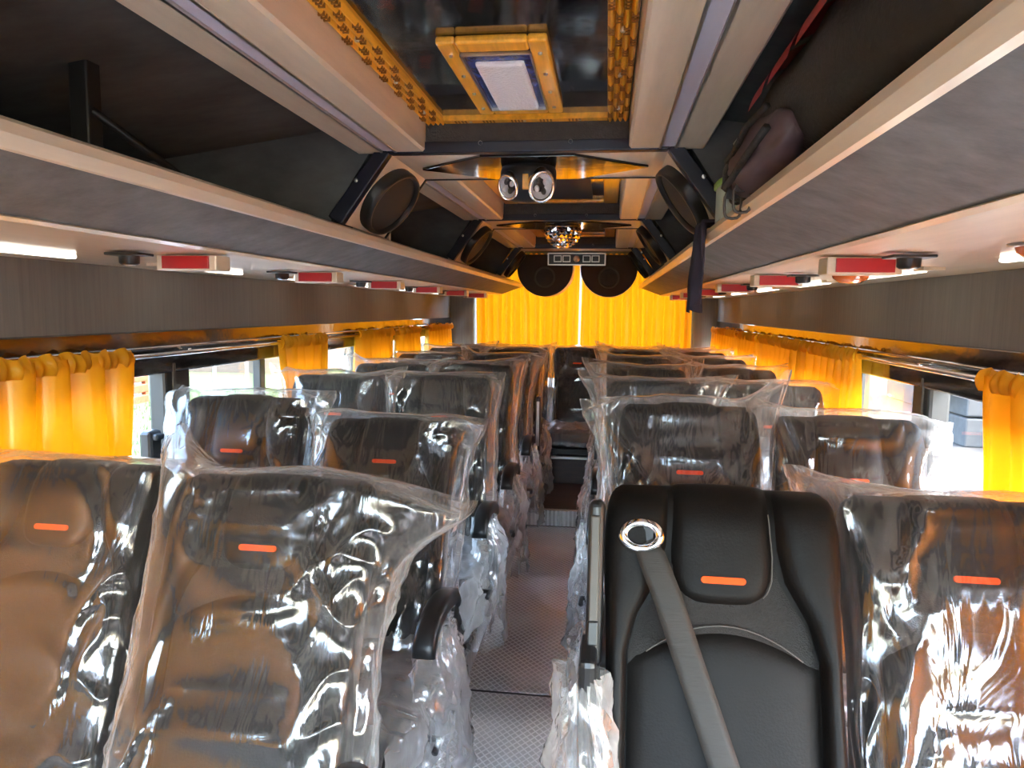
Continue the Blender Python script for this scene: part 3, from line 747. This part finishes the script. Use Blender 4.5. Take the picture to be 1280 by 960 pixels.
armp = [(.0, -.055), (.0, .005), (-.06, .022), (-.16, .022), (-.24, .012), (-.285, -.008), (-.30, -.032), (-.285, -.052), (-.25, -.055), (-.20, -.03), (-.12, -.030), (-.06, -.06)]
def arm_mesh():
    path = [(.01, -.045, .020), (-.02, -.02, .024), (-.08, -.004, .025), (-.15, .004, .025), (-.215, .0, .024), (-.262, -.018, .022), (-.285, -.042, .019), (-.290, -.060, .012)]
    P = []
    for i, (y, z, r) in enumerate(path):
        q0, q1 = path[max(0, i - 1)], path[min(len(path) - 1, i + 1)]
        t = np.array([q1[0] - q0[0], q1[1] - q0[1]]); t /= np.linalg.norm(t); nn = np.array([-t[1], t[0]])
        P.append([(.028 * math.copysign(abs(math.cos(a)) ** .6, math.cos(a)), y + nn[0] * r * math.copysign(abs(math.sin(a)) ** .7, math.sin(a)), z + nn[1] * r * math.copysign(abs(math.sin(a)) ** .7, math.sin(a))) for a in np.linspace(0, 2 * math.pi, 25)[:-1]])
    m = MB().grid(np.array(P), cv=True); m.f.append(tuple(range(24))); m.f.append(tuple(7 * 24 + 23 - k for k in range(24))); return m
SM['arm'] = mesh_only(arm_mesh(), 'armrest', 'plastic')
ped = MB(); ped.prism([(-.42, 0), (-.05, 0), (-.07, .24), (-.40, .24)], -.15, -.13, 'x'); ped.prism([(-.42, 0), (-.05, 0), (-.07, .24), (-.40, .24)], .13, .15, 'x')
SM['pedL'] = mesh_only(MB().prism([(-.42, 0), (-.05, 0), (-.07, .26), (-.40, .26)], -.15, -.125, 'x'), 'leg', 'blackmetal', False)
SM['pedR'] = mesh_only(MB().prism([(-.42, 0), (-.05, 0), (-.07, .26), (-.40, .26)], .125, .15, 'x'), 'leg', 'blackmetal', False)
SM['frame'] = mesh_only(MB().box(-.18, .18, -.44, .02, -.02, .02), 'seat_frame', 'blackmetal', False)
def rem(z, k): return np.where(z > .505, .505 + (z - .505) * k, z)
_tall = {}
def tall(key, k):
    if k == 1.0 or key not in ('shell', 'bolL', 'bolR', 'head'): return SM[key]
    if (key, k) not in _tall:
        me = SM[key].copy(); co = np.empty(len(me.vertices) * 3); me.vertices.foreach_get('co', co); co = co.reshape(-1, 3)
        co[:, 2] = rem(co[:, 2], k); me.vertices.foreach_set('co', co.ravel()); me.update(); _tall[(key, k)] = me
    return _tall[(key, k)]
PLZ = .098; HZ = .47
def seat(x, ytag, tilt, label, arm=0, rear=False, k=1.0):
    """seat facing the camera; arm -1/+1 = aisle side armrest"""
    th = math.radians(tilt)
    yh = ytag - (.50 * math.sin(th) - .072 * math.cos(th))
    fz = PLZ if not rear else PLZ
    o = empty('coach_seat', (x, yh, fz))
    def part(key, name, parent, back=True, bev=0):
        p = mesh_obj(name, tall(key, k), None, parent)
        if back and parent is o: p.location = (0, 0, HZ - fz); p.rotation_euler.x = -th
        if bev: b = p.modifiers.new('bevel', 'BEVEL'); b.width = bev; b.segments = 3; b.limit_method = 'ANGLE'
        return p
    b = part('shell', 'backrest', o)
    part('bolL', 'side_bolster', b); part('bolR', 'side_bolster', b); part('lumbar', 'lumbar_pad', b); part('shoulder', 'shoulder_panel', b)
    h = part('head', 'headrest', o); t = part('tag', 'tag', h); t['label'] = 'orange tag'
    c = part('cushion', 'cushion', o, False); c.location = (0, -.03, .43 - fz)
    f = part('frame', 'seat_frame', o, False); f.location = (0, 0, .345 - fz)
    for q in ('pedL', 'pedR'):
        part(q, 'leg', o, False)
    if arm:
        a = part('arm', 'armrest', o, False); a.location = (arm * .222, .0, .650 - fz)
        MB().box(arm * .222 - .02, arm * .222 + .02, -.05, .03, .30 - fz, .62 - fz).build('arm_bracket', 'plastic', o, bevel=.01)
        MB().tube([(arm * .235, -.30, .40 - fz), (arm * .262, -.30, .40 - fz), (arm * .262, -.345, .395 - fz)], .008, 8).build('recline_lever', 'plastic', o, smooth=True)
    tag(o, label, 'seat', 'black leather coach seats')
    return o, yh, th, k
# ---- polythene covers
def fold_field(U, V, seed, k=1.0):
    w = vnoise(U * 1.3 + 3, V * 1.6, seed) * 1.6
    lean = (vnoise(np.array([seed * .37]), np.array([.5]), seed)[0] - .5) * 2.4
    a1 = 1 - np.abs(2 * vnoise(U * 3.2 * k + w + lean * V, V * .9, seed + 1) - 1)
    a2 = 1 - np.abs(2 * vnoise(U * 7.0 * k + 1.7 * w - lean * V * 1.5, V * 1.7, seed + 2) - 1)
    a3 = 1 - np.abs(2 * vnoise(U * 12 * k + 3 * w, V * 4 + 2 * w, seed + 3) - 1)
    a5 = 1 - np.abs(2 * vnoise(U * 4 * k + V * 2.6, V * 2.4 - U * 1.8, seed + 31) - 1)
    m = sm((vnoise(U * 2.1 + 20, V * 1.7, seed + 12) - .35) / .3)      # folds come and go over the sheet
    return .018 * a1 ** 2 + (.009 * a2 ** 3) * (.25 + .75 * m) + .0030 * a3 ** 3 * m + .009 * a5 ** 4
def back_film(seed, ears=((.04, .0, .0), (.04, .0, .0)), nu=96, nv=80, L=.66, slack=.004, width=.197, flare=.02, top=.660, diag=0.0):
    th = 2 * np.pi * np.arange(nu) / nu
    v = np.concatenate([np.linspace(0, .09, 12), np.linspace(.09, 1, nv - 11)[1:]])
    TH, V = np.meshgrid(th, v)
    c, d = np.cos(TH), np.sin(TH)
    n = .30
    X0 = np.sign(c) * np.abs(c) ** n; D0 = np.sign(d) * np.abs(d) ** .45
    S = top - L * V
    W = width + flare * V ** 1.5
    hwS = hw(np.clip(S, -.06, .64))
    T = .088 * np.sqrt(np.clip(1 - (1 - np.clip(V / .075, 0, 1)) ** 2.4, 0.0004, 1))
    X = X0 * W
    corner = sm((np.abs(X) - (hwS + .004)) / .03) * (1 - sm((V - .12) / .2))
    T = T * (1 - .93 * corner)
    dc = .012                                                # centre of the bag is a little forward of the shell
    fin = np.exp(-(d / .10) ** 2)
    ex = np.where(c > 0, ears[1][0], ears[0][0]); ed = np.where(c > 0, ears[1][1], ears[0][1]); es = np.where(c > 0, ears[1][2], ears[0][2])
    ew = np.abs(X0) ** 7
    fall = np.exp(-(V / .11) ** 2); fall2 = np.exp(-(V / .30) ** 2)
    F = fold_field(X0 * .9 + .4 * D0 + 5, V * 2.2, seed)
    F2 = fold_field(X0 * .9 + .4 * D0 + 15, V * 2.2, seed + 40, 1.6)
    front = D0 > 0
    prs = np.clip(V / .05, 0, 1)
    D = dc + D0 * (T + slack) + np.where(front, F, -F * .8) * prs
    X = X + np.sign(c) * (fin * (.012 + .02 * F2 / .03) + .008 * F2 / .03 * np.abs(X0) ** 6)
    # ears and loose sides
    X = X + np.sign(c) * ew * (ex * fall2 * .45 + ex * fall * .75)
    D = D + ew * ed * fall2
    S = S + ew * es * fall2
    S = S + .010 * (vnoise(X0 * 3 + 7, V * 4, seed + 8) - .5) * np.exp(-V / .1) - .012 * np.exp(-V / .05) * (1 - ew) * vnoise(X0 * 2, 0 * V, seed + 11)
    X = X + diag * V * .1 + .014 * (vnoise(V * 5, X0 * 2 + 3, seed + 6) - .5) * V
    D = D + .03 * V ** 2 * (D0 > -.2) * (.5 + .5 * vnoise(X0 * 2, V * 2, seed + 21))
    return np.stack([X, -D, S], -1)
def cushion_film(seed, arm=0):
    nu, nv = 64, 44
    u = np.linspace(0, 1, nu)[None, :]; v = np.linspace(0, 1, nv)[:, None]
    # cross path: down the left side, over the top, down the right side
    drop = .20; top = .40
    tot = drop * 2 + top; q = u * tot
    x = np.where(q < drop, -.205, np.where(q > drop + top, .205, -.205 + (q - drop) * .41 / top)) + 0 * v
    z = np.where(q < drop, -(drop - q), np.where(q > drop + top, -(q - drop - top), 0)) + 0 * v
    r = .03
    F = fold_field(u * 3 + 0 * v, v * 2 + 0 * u, seed + 100, .9); F2 = fold_field(u * 3 + 9 + 0 * v, v * 2 + 0 * u, seed + 130, 1.4)
    side = (np.abs(x) > .2)
    x = x + np.sign(x) * np.where(side, F * 1.6 + .012 * (-z / drop), 0)
    z = z + np.where(side, 0, F * 1.1) - r * np.exp(-((.205 - np.abs(x)) / .03) ** 2) * (~side) * .6
    y = -.02 - .475 * v + 0 * u + .01 * (F2 / .03 - .3) * v
    k = np.clip((v - .88) / .12, 0, 1)
    z = z - .12 * k ** 2 * (~side) - 0 * z; x = x * (1 - .06 * k)
    return np.stack([x, y, z], -1)
def arm_film(seed, L=.42, rx=.05, ry=.10):
    """crumpled sleeve hanging round an armrest bracket, z down from 0"""
    nu, nv = 48, 44
    TH, V = np.meshgrid(2 * np.pi * np.arange(nu) / nu, np.linspace(0, 1, nv))
    F = fold_field(TH * .9 + 3, V * 2.5, seed + 200, 1.1)
    k = .45 + .55 * sm(V / .35) + .35 * V ** 2
    X = np.cos(TH) * (rx * k + F * 1.2) ; Y = np.sin(TH) * (ry * k + F * 2.0)
    X = X + .02 * (vnoise(V * 4, 0 * V, seed) - .5); Y = Y - .06 * V + .03 * (vnoise(V * 3 + 9, 0 * V, seed) - .5)
    return np.stack([X, Y, -L * V + .015 * (vnoise(TH * 2, 0 * V, seed + 4) - .5) * V], -1)
def film_mesh(P, name, closed_u=True):
    mb = MB(); mb.grid(P, cv=closed_u)
    me = bpy.data.meshes.new(name); me.from_pydata(mb.v, [], mb.f); me.update()
    me.polygons.foreach_set('use_smooth', [True] * len(me.polygons)); return me
def cover(seatinfo, label, seed, ears, hazy=False, cush=True, arm=0, **kw):
    o_, yh, th, tk = seatinfo
    o = empty('plastic_cover', o_.location)
    P = back_film(seed, ears, **kw); P[..., 2] = rem(P[..., 2], tk)
    me = film_mesh(P, 'backrest_film')
    b = mesh_obj('backrest_film', me, 'filmhazy' if hazy else 'film', o); b.location = (0, 0, HZ - PLZ); b.rotation_euler.x = -th
    if cush:
        me = film_mesh(cushion_film(seed), 'cushion_film', False)
        c = mesh_obj('cushion_film', me, 'filmcush', o); c.location = (0, -.03, .505 - PLZ)
    if arm:
        me = film_mesh(arm_film(seed), 'armrest_film'); a = mesh_obj('armrest_film', me, 'filmcush', o); a.location = (arm * .232, -.16, .63 - PLZ)
    tag(o, label, 'plastic cover', 'polythene seat covers')
    return o
A, B_ = .425, .855
ROWY = [1.20, 1.97, 2.75, 3.50, 4.25, 5.00]
special = {
    (0, -B_): dict(k=1.0, y=1.25, tilt=21, dx=.01, ears=((.03, 0, 0), (.02, .0, .0))),
    (0, -A): dict(k=1.0, y=1.20, tilt=21, dx=.034, ears=((.0, .03, .075), (.14, .01, -.055))),
    (0, A): dict(k=1.12, y=1.165, tilt=19),
    (0, B_): dict(k=1.0, y=1.24, tilt=20, dx=-.012, ears=((.05, .0, .03), (.05, 0, 0))),
    (1, -B_): dict(k=1.35, y=2.02, tilt=21, dx=-.035, ears=((.05, .0, .01), (.05, .01, .0))),
    (1, -A): dict(k=1.0, y=1.97, tilt=22, dx=.028, ears=((.04, 0, .01), (.06, 0, -.01))),
    (1, A): dict(k=1.45, y=1.96, tilt=19, dx=.035, ears=((.07, .0, -.01), (.06, .0, .06))),
    (1, B_): dict(k=1.3, y=1.94, tilt=19, dx=.022, ears=((.04, 0, .02), (.05, 0, -.02))),
}
for r in range(6):
    for x, where in ((-B_, 'left window side'), (-A, 'left aisle side'), (A, 'right aisle side'), (B_, 'right window side')):
        sp = special.get((r, x), {})
        rnd = random.Random(r * 10 + int(x * 100))
        y = sp.get('y', ROWY[r] + rnd.uniform(-.03, .03)); tl = sp.get('tilt', rnd.uniform(12, 16))
        if r == 0 and x == A: lab = 'uncovered black leather coach seat with seat belt, right of the aisle'
        else: lab = 'black leather coach seat under polythene, %s row, %s' % (ORD[r], where)
        arm = (1 if x == -A else (-1 if x == A else 0))
        if r == 0 and x == A: arm = 0
        si = seat(x + sp.get('dx', 0), y, tl, lab, arm, k=sp.get('k', 1.2))
        if r == 0 and x == A:
            hero = si; continue
        ears = sp.get('ears', ((rnd.uniform(.02, .08), rnd.uniform(0, .02), rnd.uniform(-.02, .05)), (rnd.uniform(.02, .08), rnd.uniform(0, .02), rnd.uniform(-.02, .04))))
        res = (150, 150) if r == 0 else ((110, 100) if r == 1 else (72, 56))
        cover(si, 'clear crinkled polythene cover on the %s row seat, %s' % (ORD[r], where), r * 7 + int((x + 1) * 10), ears, hazy=r >= 2, arm=arm if r else 0, nu=res[0], nv=res[1])
# rear bench of five seats
for k, (x, where) in enumerate(((-B_, 'far left'), (-A, 'left of centre'), (0.0, 'centre facing the aisle'), (A, 'right of centre'), (B_, 'far right'))):
    si = seat(x, 5.80, 13, 'black leather rear bench seat under polythene, %s' % where, 0, True)
    rnd = random.Random(50 + k)
    cover(si, 'clear polythene cover on the rear bench seat, %s' % where, 60 + k, ((rnd.uniform(.02, .06), 0, rnd.uniform(0, .04)), (rnd.uniform(.02, .06), 0, rnd.uniform(0, .03))), hazy=k != 2, nu=72, nv=56)
# hero seat extras: belt, guide, stitching, raised armrest
ho, hyh, hth, hk = hero
def hpart(mb, name, m, smooth=True, parent=None):
    p = mb.build(name, m, parent or ho, smooth)
    if parent is None: p.location = (0, 0, HZ - PLZ); p.rotation_euler.x = -hth
    return p
path = [(-.128, .552, .082), (-.115, .53, .088), (-.09, .47, .088), (-.062, .39, .086), (-.03, .30, .086), (.005, .20, .088), (.045, .09, .090), (.085, -.02, .090)]
P = []
for i, (x, s, d) in enumerate(path):
    p0, p1 = path[max(0, i - 1)], path[min(len(path) - 1, i + 1)]
    t = np.array([p1[0] - p0[0], p1[1] - p0[1]]); t /= np.linalg.norm(t); nn = np.array([-t[1], t[0]]) * (.023 if i else .018)
    P.append([(x + nn[0] * k, -(d + (.0015 if abs(k) < .9 else 0)), s + nn[1] * k) for k in (-1, -.5, 0, .5, 1)] + [(x + nn[0] * k, -(d - .002), s + nn[1] * k) for k in (1, .5, 0, -.5, -1)])
hpart(MB().grid(np.array(P), cv=True), 'seat_belt', 'belt')
g = MB(); n = 28; P = []
for i in range(n):
    a = 2 * math.pi * i / n; cx, cz = .030 * math.cos(a), .021 * math.sin(a)
    P.append([(-.132 + cx * (1 + .30 * math.cos(b)), -.080 - .009 * math.sin(b), .565 + cz * (1 + .36 * math.cos(b))) for b in np.linspace(0, 2 * math.pi, 11)[:-1]])
bg = hpart(g.grid(np.array(P), cu=True, cv=True), 'belt_guide', 'chrome')
hpart(MB().lathe([(.0, .0), (.026, .0)], (-.132, -.078, .565), 20, axis=(0, -1, 0), sx=1.0, sy=.75), 'guide_slot', 'plastic', False, bg)
def seam(pts, name='stitching'):
    hpart(MB().tube(pts, .0011, 5), name, 'stitch')
seam([(-float(hw(s)) * .92, -(base(s) + .019), s) for s in np.linspace(0, .615, 30)])
seam([(flapw(s) * .965, -(base(s) + .0125), s) for s in np.linspace(.475, .61, 20)])
seam([(-.132 + .264 * u, -(base(.4) + .019), .425 - .055 * (2 * u - 1) ** 2 + .004) for u in np.linspace(.04, .96, 24)])
ra = empty('x'); bpy.data.objects.remove(ra)
fold = MB().box(-.014, .014, -.028, .028, 0, .27).build('armrest', 'plastic', ho, bevel=.012, seg=4)
fold.location = (-.206, .085, .815 - PLZ); fold.rotation_euler.x = -math.radians(12)
MB().box(-.010, .006, -.033, -.022, .03, .245).build('metal_insert', 'gunmetal', fold, bevel=.003)
MB().box(-.011, .007, -.036, -.022, .035, .075).build('release_button', 'plastic', fold, bevel=.003)
MB().box(-.228, -.200, .0, .11, .30, .76).build('arm_bracket', 'plastic', ho, bevel=.01)
hf = empty('plastic_cover', (ho.location.x - .222, hyh + .03, .83))
mesh_obj('armrest_film', film_mesh(arm_film(77, .55, .045, .09), 'armrest_film'), 'filmcush', hf)
tag(hf, 'loose polythene sleeve hanging below the raised armrest of the uncovered seat', 'plastic cover', 'polythene seat covers')
# upright folded armrests by the aisle near the rear, as in the photograph
for y in (4.62,):
    so = empty('folded_armrest', (-.20, y, .64))
    MB().box(-.016, .016, -.03, .03, -.16, .20).build('arm', 'plastic', so, bevel=.012, seg=4)
    MB().box(-.010, .010, -.036, -.024, -.12, .17).build('metal_insert', 'silver', so, bevel=.003)
    MB().box(-.014, .014, -.02, .02, -.55, -.15).build('arm_stem', 'plastic', so, bevel=.006)
    tag(so, 'raised grey armrest standing beside the aisle before the rear bench', 'armrest')

# ------------------------------------------------------------------ things on the right rack
bag = empty('backpack', (.625, 1.22, 1.62))
def blob(cx, cy, cz, rx, ry, rz, seed, n=40, m=24, amp=.12, pw=.7):
    P = []
    for i in range(m):
        t = math.pi * i / (m - 1); row = []
        for j in range(n):
            a = 2 * math.pi * j / n
            sx = math.sin(t) ** pw if math.sin(t) > 0 else 0
            k = 1 + amp * (vnoise(np.array([a * 2.2]), np.array([t * 3.0]), seed)[0] - .5)
            row.append((cx + rx * sx * math.copysign(abs(math.cos(a)) ** .8, math.cos(a)) * k, cy + ry * math.copysign(abs(math.cos(t)) ** .8, math.cos(t)), cz + rz * sx * math.copysign(abs(math.sin(a)) ** .8, math.sin(a)) * k))
        P.append(row)
    return MB().grid(np.array(P), cv=True)
blob(0, 0, .115, .135, .46, .115, 3).build('main_body', 'bagblack', bag, smooth=True)
blob(-.128, .17, .060, .046, .235, .052, 5, amp=.5).build('front_pocket', 'bagpurple', bag, smooth=True)
for (y0, y1) in ((-.32, -.12), (-.08, .06), (.10, .22)):
    P = [[(-.149 * abs(math.cos(a)) ** .8, y, .115 + .128 * math.sin(a) ** .8) for a in np.linspace(math.pi * .60, math.pi * .93, 12)] for y in np.linspace(y0, y1, 8)]
    MB().grid(np.array(P)).build('red_panel', 'bagred', bag, smooth=True)
for k in range(4):
    MB().tube([(-.10 - .012 * k, .27 + .02 * k, .165 - .012 * k), (-.115 - .01 * k, .40 + .02 * k, .15 - .02 * k), (-.125 - .006 * k, .455 + .012 * k, .09 - .01 * k), (-.12, .43 + .01 * k, .03), (-.10, .38, .01)], .008, 6).build('strap', 'bagblack', bag, smooth=True)
def buckle(x, y, z, name):
    o = MB()
    pts = [(x + .016 * math.copysign(abs(math.cos(a)) ** .6, math.cos(a)), y, z + .026 * math.copysign(abs(math.sin(a)) ** .6, math.sin(a))) for a in np.linspace(0, 2 * math.pi, 17)]
    b = o.tube(pts, .003, 6, False).build(name, 'gunmetal', bag, smooth=True)
    MB().box(x - .013, x + .013, y - .003, y + .003, z + .012, z + .055).build('webbing', 'bagblack', b)
buckle(-.160, .26, -.012, 'buckle'); buckle(-.155, .19, -.010, 'buckle'); buckle(-.12, .46, .045, 'buckle')
MB().tube([(-.10, .25, .165), (-.13, .30, .14), (-.145, .34, .12)], .008, 6).build('zip_pull', 'silver', bag, smooth=True)
MB().tube([(-.165, -.05, .06), (-.178, .05, .035), (-.178, .18, .022), (-.170, .30, .03), (-.15, .39, .06)], .007, 6).build('pocket_trim', 'bagblack', bag, smooth=True)
MB().tube([(-.160, -.02, .10), (-.172, .08, .092), (-.172, .20, .075), (-.165, .33, .085)], .006, 6).build('pocket_trim', 'bagblack', bag, smooth=True)
tag(bag, 'black, red and purple backpack lying on the right luggage rack', 'backpack')
tubo = empty('food_container', (.575, 2.06, 1.60))
def rbox(w, d, z0, z1, e=.0):
    q = [(w * math.copysign(abs(math.cos(a)) ** .5, math.cos(a)), d * math.copysign(abs(math.sin(a)) ** .5, math.sin(a))) for a in np.linspace(0, 2 * math.pi, 33)[:-1]]
    return MB().prism(q, z0, z1, 'z')
tubo.location = (.545, 1.885, 1.625)
rbox(.052, .075, 0, .085).build('tub', 'tub', tubo); rbox(.058, .081, .082, .098).build('lid', 'lid', tubo, bevel=.004)
tag(tubo, 'frosted food container with green lid on the right rack beside the backpack', 'container')
cl = empty('hanging_cloth', (.50, 1.99, 1.625))
P = []
for i in range(26):
    v = i / 25; row = []
    ang = v * 1.0
    for j in range(18):
        u = j / 17 - .5
        wdt = .055 + .02 * math.sin(v * 5) + .01 * v
        fo = .012 * math.sin(u * 16 + v * 4) * (.4 + v)
        if v < .25: x = .05 - .085 * (v / .25); z = .008 + .004 * math.cos(v * 6)
        else: x = -.035 - .006 * math.sin((v - .25) * 3) ; z = .008 - (v - .25) / .75 * .225
        row.append((x + fo, u * wdt * 2 * .75 + .03 * v, z + .012 * math.sin(u * 9) * v))
    P.append(row)
cm = MB().grid(np.array(P)).build('cloth', 'cloth', cl, smooth=True)
so = cm.modifiers.new('thick', 'SOLIDIFY'); so.thickness = .006
tag(cl, 'dark navy cloth hanging over the rail of the right rack', 'cloth')

# ------------------------------------------------------------------ outside
GZ = -.95
gr = structure('ground')
MB().box(-60, 60, -60, 70, GZ - .2, GZ).build('soil', 'dirt', gr)
MB().box(-3.6, 3.2, -9, 7, GZ - .1, GZ + .01).build('added_bounce_slab', 'bounce_pale', gr)  # added pale slab, bounces daylight up onto the ceiling and rack undersides
MB().box(-15.5, -5.0, -2, 26, GZ - .05, GZ + .02).build('lawn', 'lawn', gr)
rg = random.Random(11); gm = MB()
for k in range(9000):
    x, y = rg.uniform(-13.5, -5.2), rg.uniform(4, 18); h = rg.uniform(.06, .18); a = rg.uniform(0, 6.28); w = .012
    dx, dy = math.cos(a) * w, math.sin(a) * w; lx, ly = rg.uniform(-.05, .05), rg.uniform(-.05, .05)
    gm.add([(x - dx, y - dy, GZ), (x + dx, y + dy, GZ), (x + lx, y + ly, GZ + h)], [(0, 1, 2)])
tag(gm.build('grass', 'blade', None, fixn=False), 'short sunlit grass on the lawn outside the left windows', 'grass', kind='stuff')
def house(name, x0, x1, y0, y1, h, m, label, wins, face):
    o = empty(name, (0, 0, GZ))
    MB().box(x0, x1, y0, y1, 0, h).build('walls', m, o)
    MB().box(x0 - .3, x1 + .3, y0 - .3, y1 + .3, h, h + .2).build('roof', 'whitepaint', o)
    xf = x1 if face > 0 else x0
    for (yc, zc, w, hh) in wins:
        f = MB().box(xf - .05, xf + .05, yc - w / 2 - .08, yc + w / 2 + .08, zc - hh / 2 - .08, zc + hh / 2 + .08).build('window', 'whitepaint', o)
        MB().box(xf - .06, xf + .06, yc - w / 2, yc + w / 2, zc - hh / 2, zc + hh / 2).build('pane', 'paneglass', f)
    tag(o, label, 'building'); return o
house('house', -24, -17, 8, 22.5, 5.5, 'plaster', 'pale plastered house with windows beyond the lawn on the left', [(10, 1.8, 1.2, 1.3), (13.5, 1.8, 1.2, 1.3), (17, 1.8, 1.2, 1.3), (20.2, 1.8, 1.2, 1.3), (10, 4.2, 1.2, 1.2), (13.5, 4.2, 1.2, 1.2), (17, 4.2, 1.2, 1.2), (20.2, 4.2, 1.2, 1.2)], 1)
house('shed', -15, -10, 23.5, 32, 4.2, 'render2', 'beige rendered shed seen beyond the left windows', [(25, 2, 1.0, 1.2), (28, 2, 1.0, 1.2)], 1)
wl = empty('garden_wall', (-14.2, 12, GZ))
for k in range(9):
    MB().box(-.1, .1, -4.5 + k * 1.25 - .01, -4.5 + (k + 1) * 1.25 - .03, 0, 1.5).build('wall_panel', 'render2', wl, bevel=.01)
tag(wl, 'low tan panel wall at the far edge of the lawn', 'wall')
cr = empty('crate', (-11.2, 15.5, GZ))
for k in range(6): MB().box(-.5, .5, -.5, .5, k * .26, k * .26 + .2).build('slat', 'rust', cr, bevel=.02)
for sx in (-1, 1):
    for sy in (-1, 1): MB().box(sx * .44 - .05, sx * .44 + .05, sy * .44 - .05, sy * .44 + .05, 0, 1.56).build('corner_post', 'rust', cr)
tag(cr, 'orange slatted crate standing on the lawn outside', 'crate')
sg = empty('sign_board', (-10.5, 19.5, GZ))
MB().box(-.05, .05, -1.1, 1.1, 1.55, 2.1).build('board', 'bluesign', sg)
for y in (-.9, .9): MB().tube([(0, y, 0), (0, y, 1.6)], .05, 8).build('post', 'whitepaint', sg)
tag(sg, 'blue sign board on two posts outside the left windows', 'sign')
# right side: block wall and a white dome on the yard
bw = empty('block_wall', (8.2, 0, GZ))
rb = random.Random(4); bmesh_block = None
for row in range(4):
    for k in range(11):
        y = 8 + k * 1.25 + (.6 if row % 2 else 0)
        MB().box(rb.uniform(-.05, .05), .8, y, y + 1.2, row * .62, row * .62 + .59).build('block', 'stone', bw, bevel=.03)
tag(bw, 'wall of large grey concrete blocks outside the right windows', 'wall')
pl = empty('block_stack', (6.6, 13.6, GZ))
for k in range(3):
    for r2 in range(2):
        MB().box(0, .7, k * .75, k * .75 + .7, r2 * .55, r2 * .55 + .52).build('block', 'stone', pl, bevel=.03)
tag(pl, 'low stack of square stone blocks before the block wall', 'block stack')
dm = empty('white_basin', (6.75, 14.6, GZ + 1.07))
MB().lathe([(.95, .0), (1.0, .03), (.98, .09), (.75, .19), (.45, .26), (.30, .28), (.28, .34), (.0, .36)], (0, 0, 0), 32).build('bowl', 'whitepaint', dm, smooth=True)
MB().lathe([(.96, -.02), (1.03, .0), (1.03, .03), (.96, .04)], (0, 0, 0), 32).build('rim', 'whitepaint', dm, smooth=True)
tag(dm, 'white upturned basin resting on the stone block stack', 'basin')
hs = empty('backdrop_house', (0, 0, GZ)); bpy.data.objects.remove(hs)
house('long_building', 14, 20, -4, 34, 5, 'plaster', 'long pale building far beyond the right windows', [(y, 2.4, 1.4, 1.4) for y in range(0, 32, 4)], -1)
house('rear_building', -9, 12, 40, 46, 6, 'plaster', 'pale building behind the bus beyond the rear curtain', [], 1)
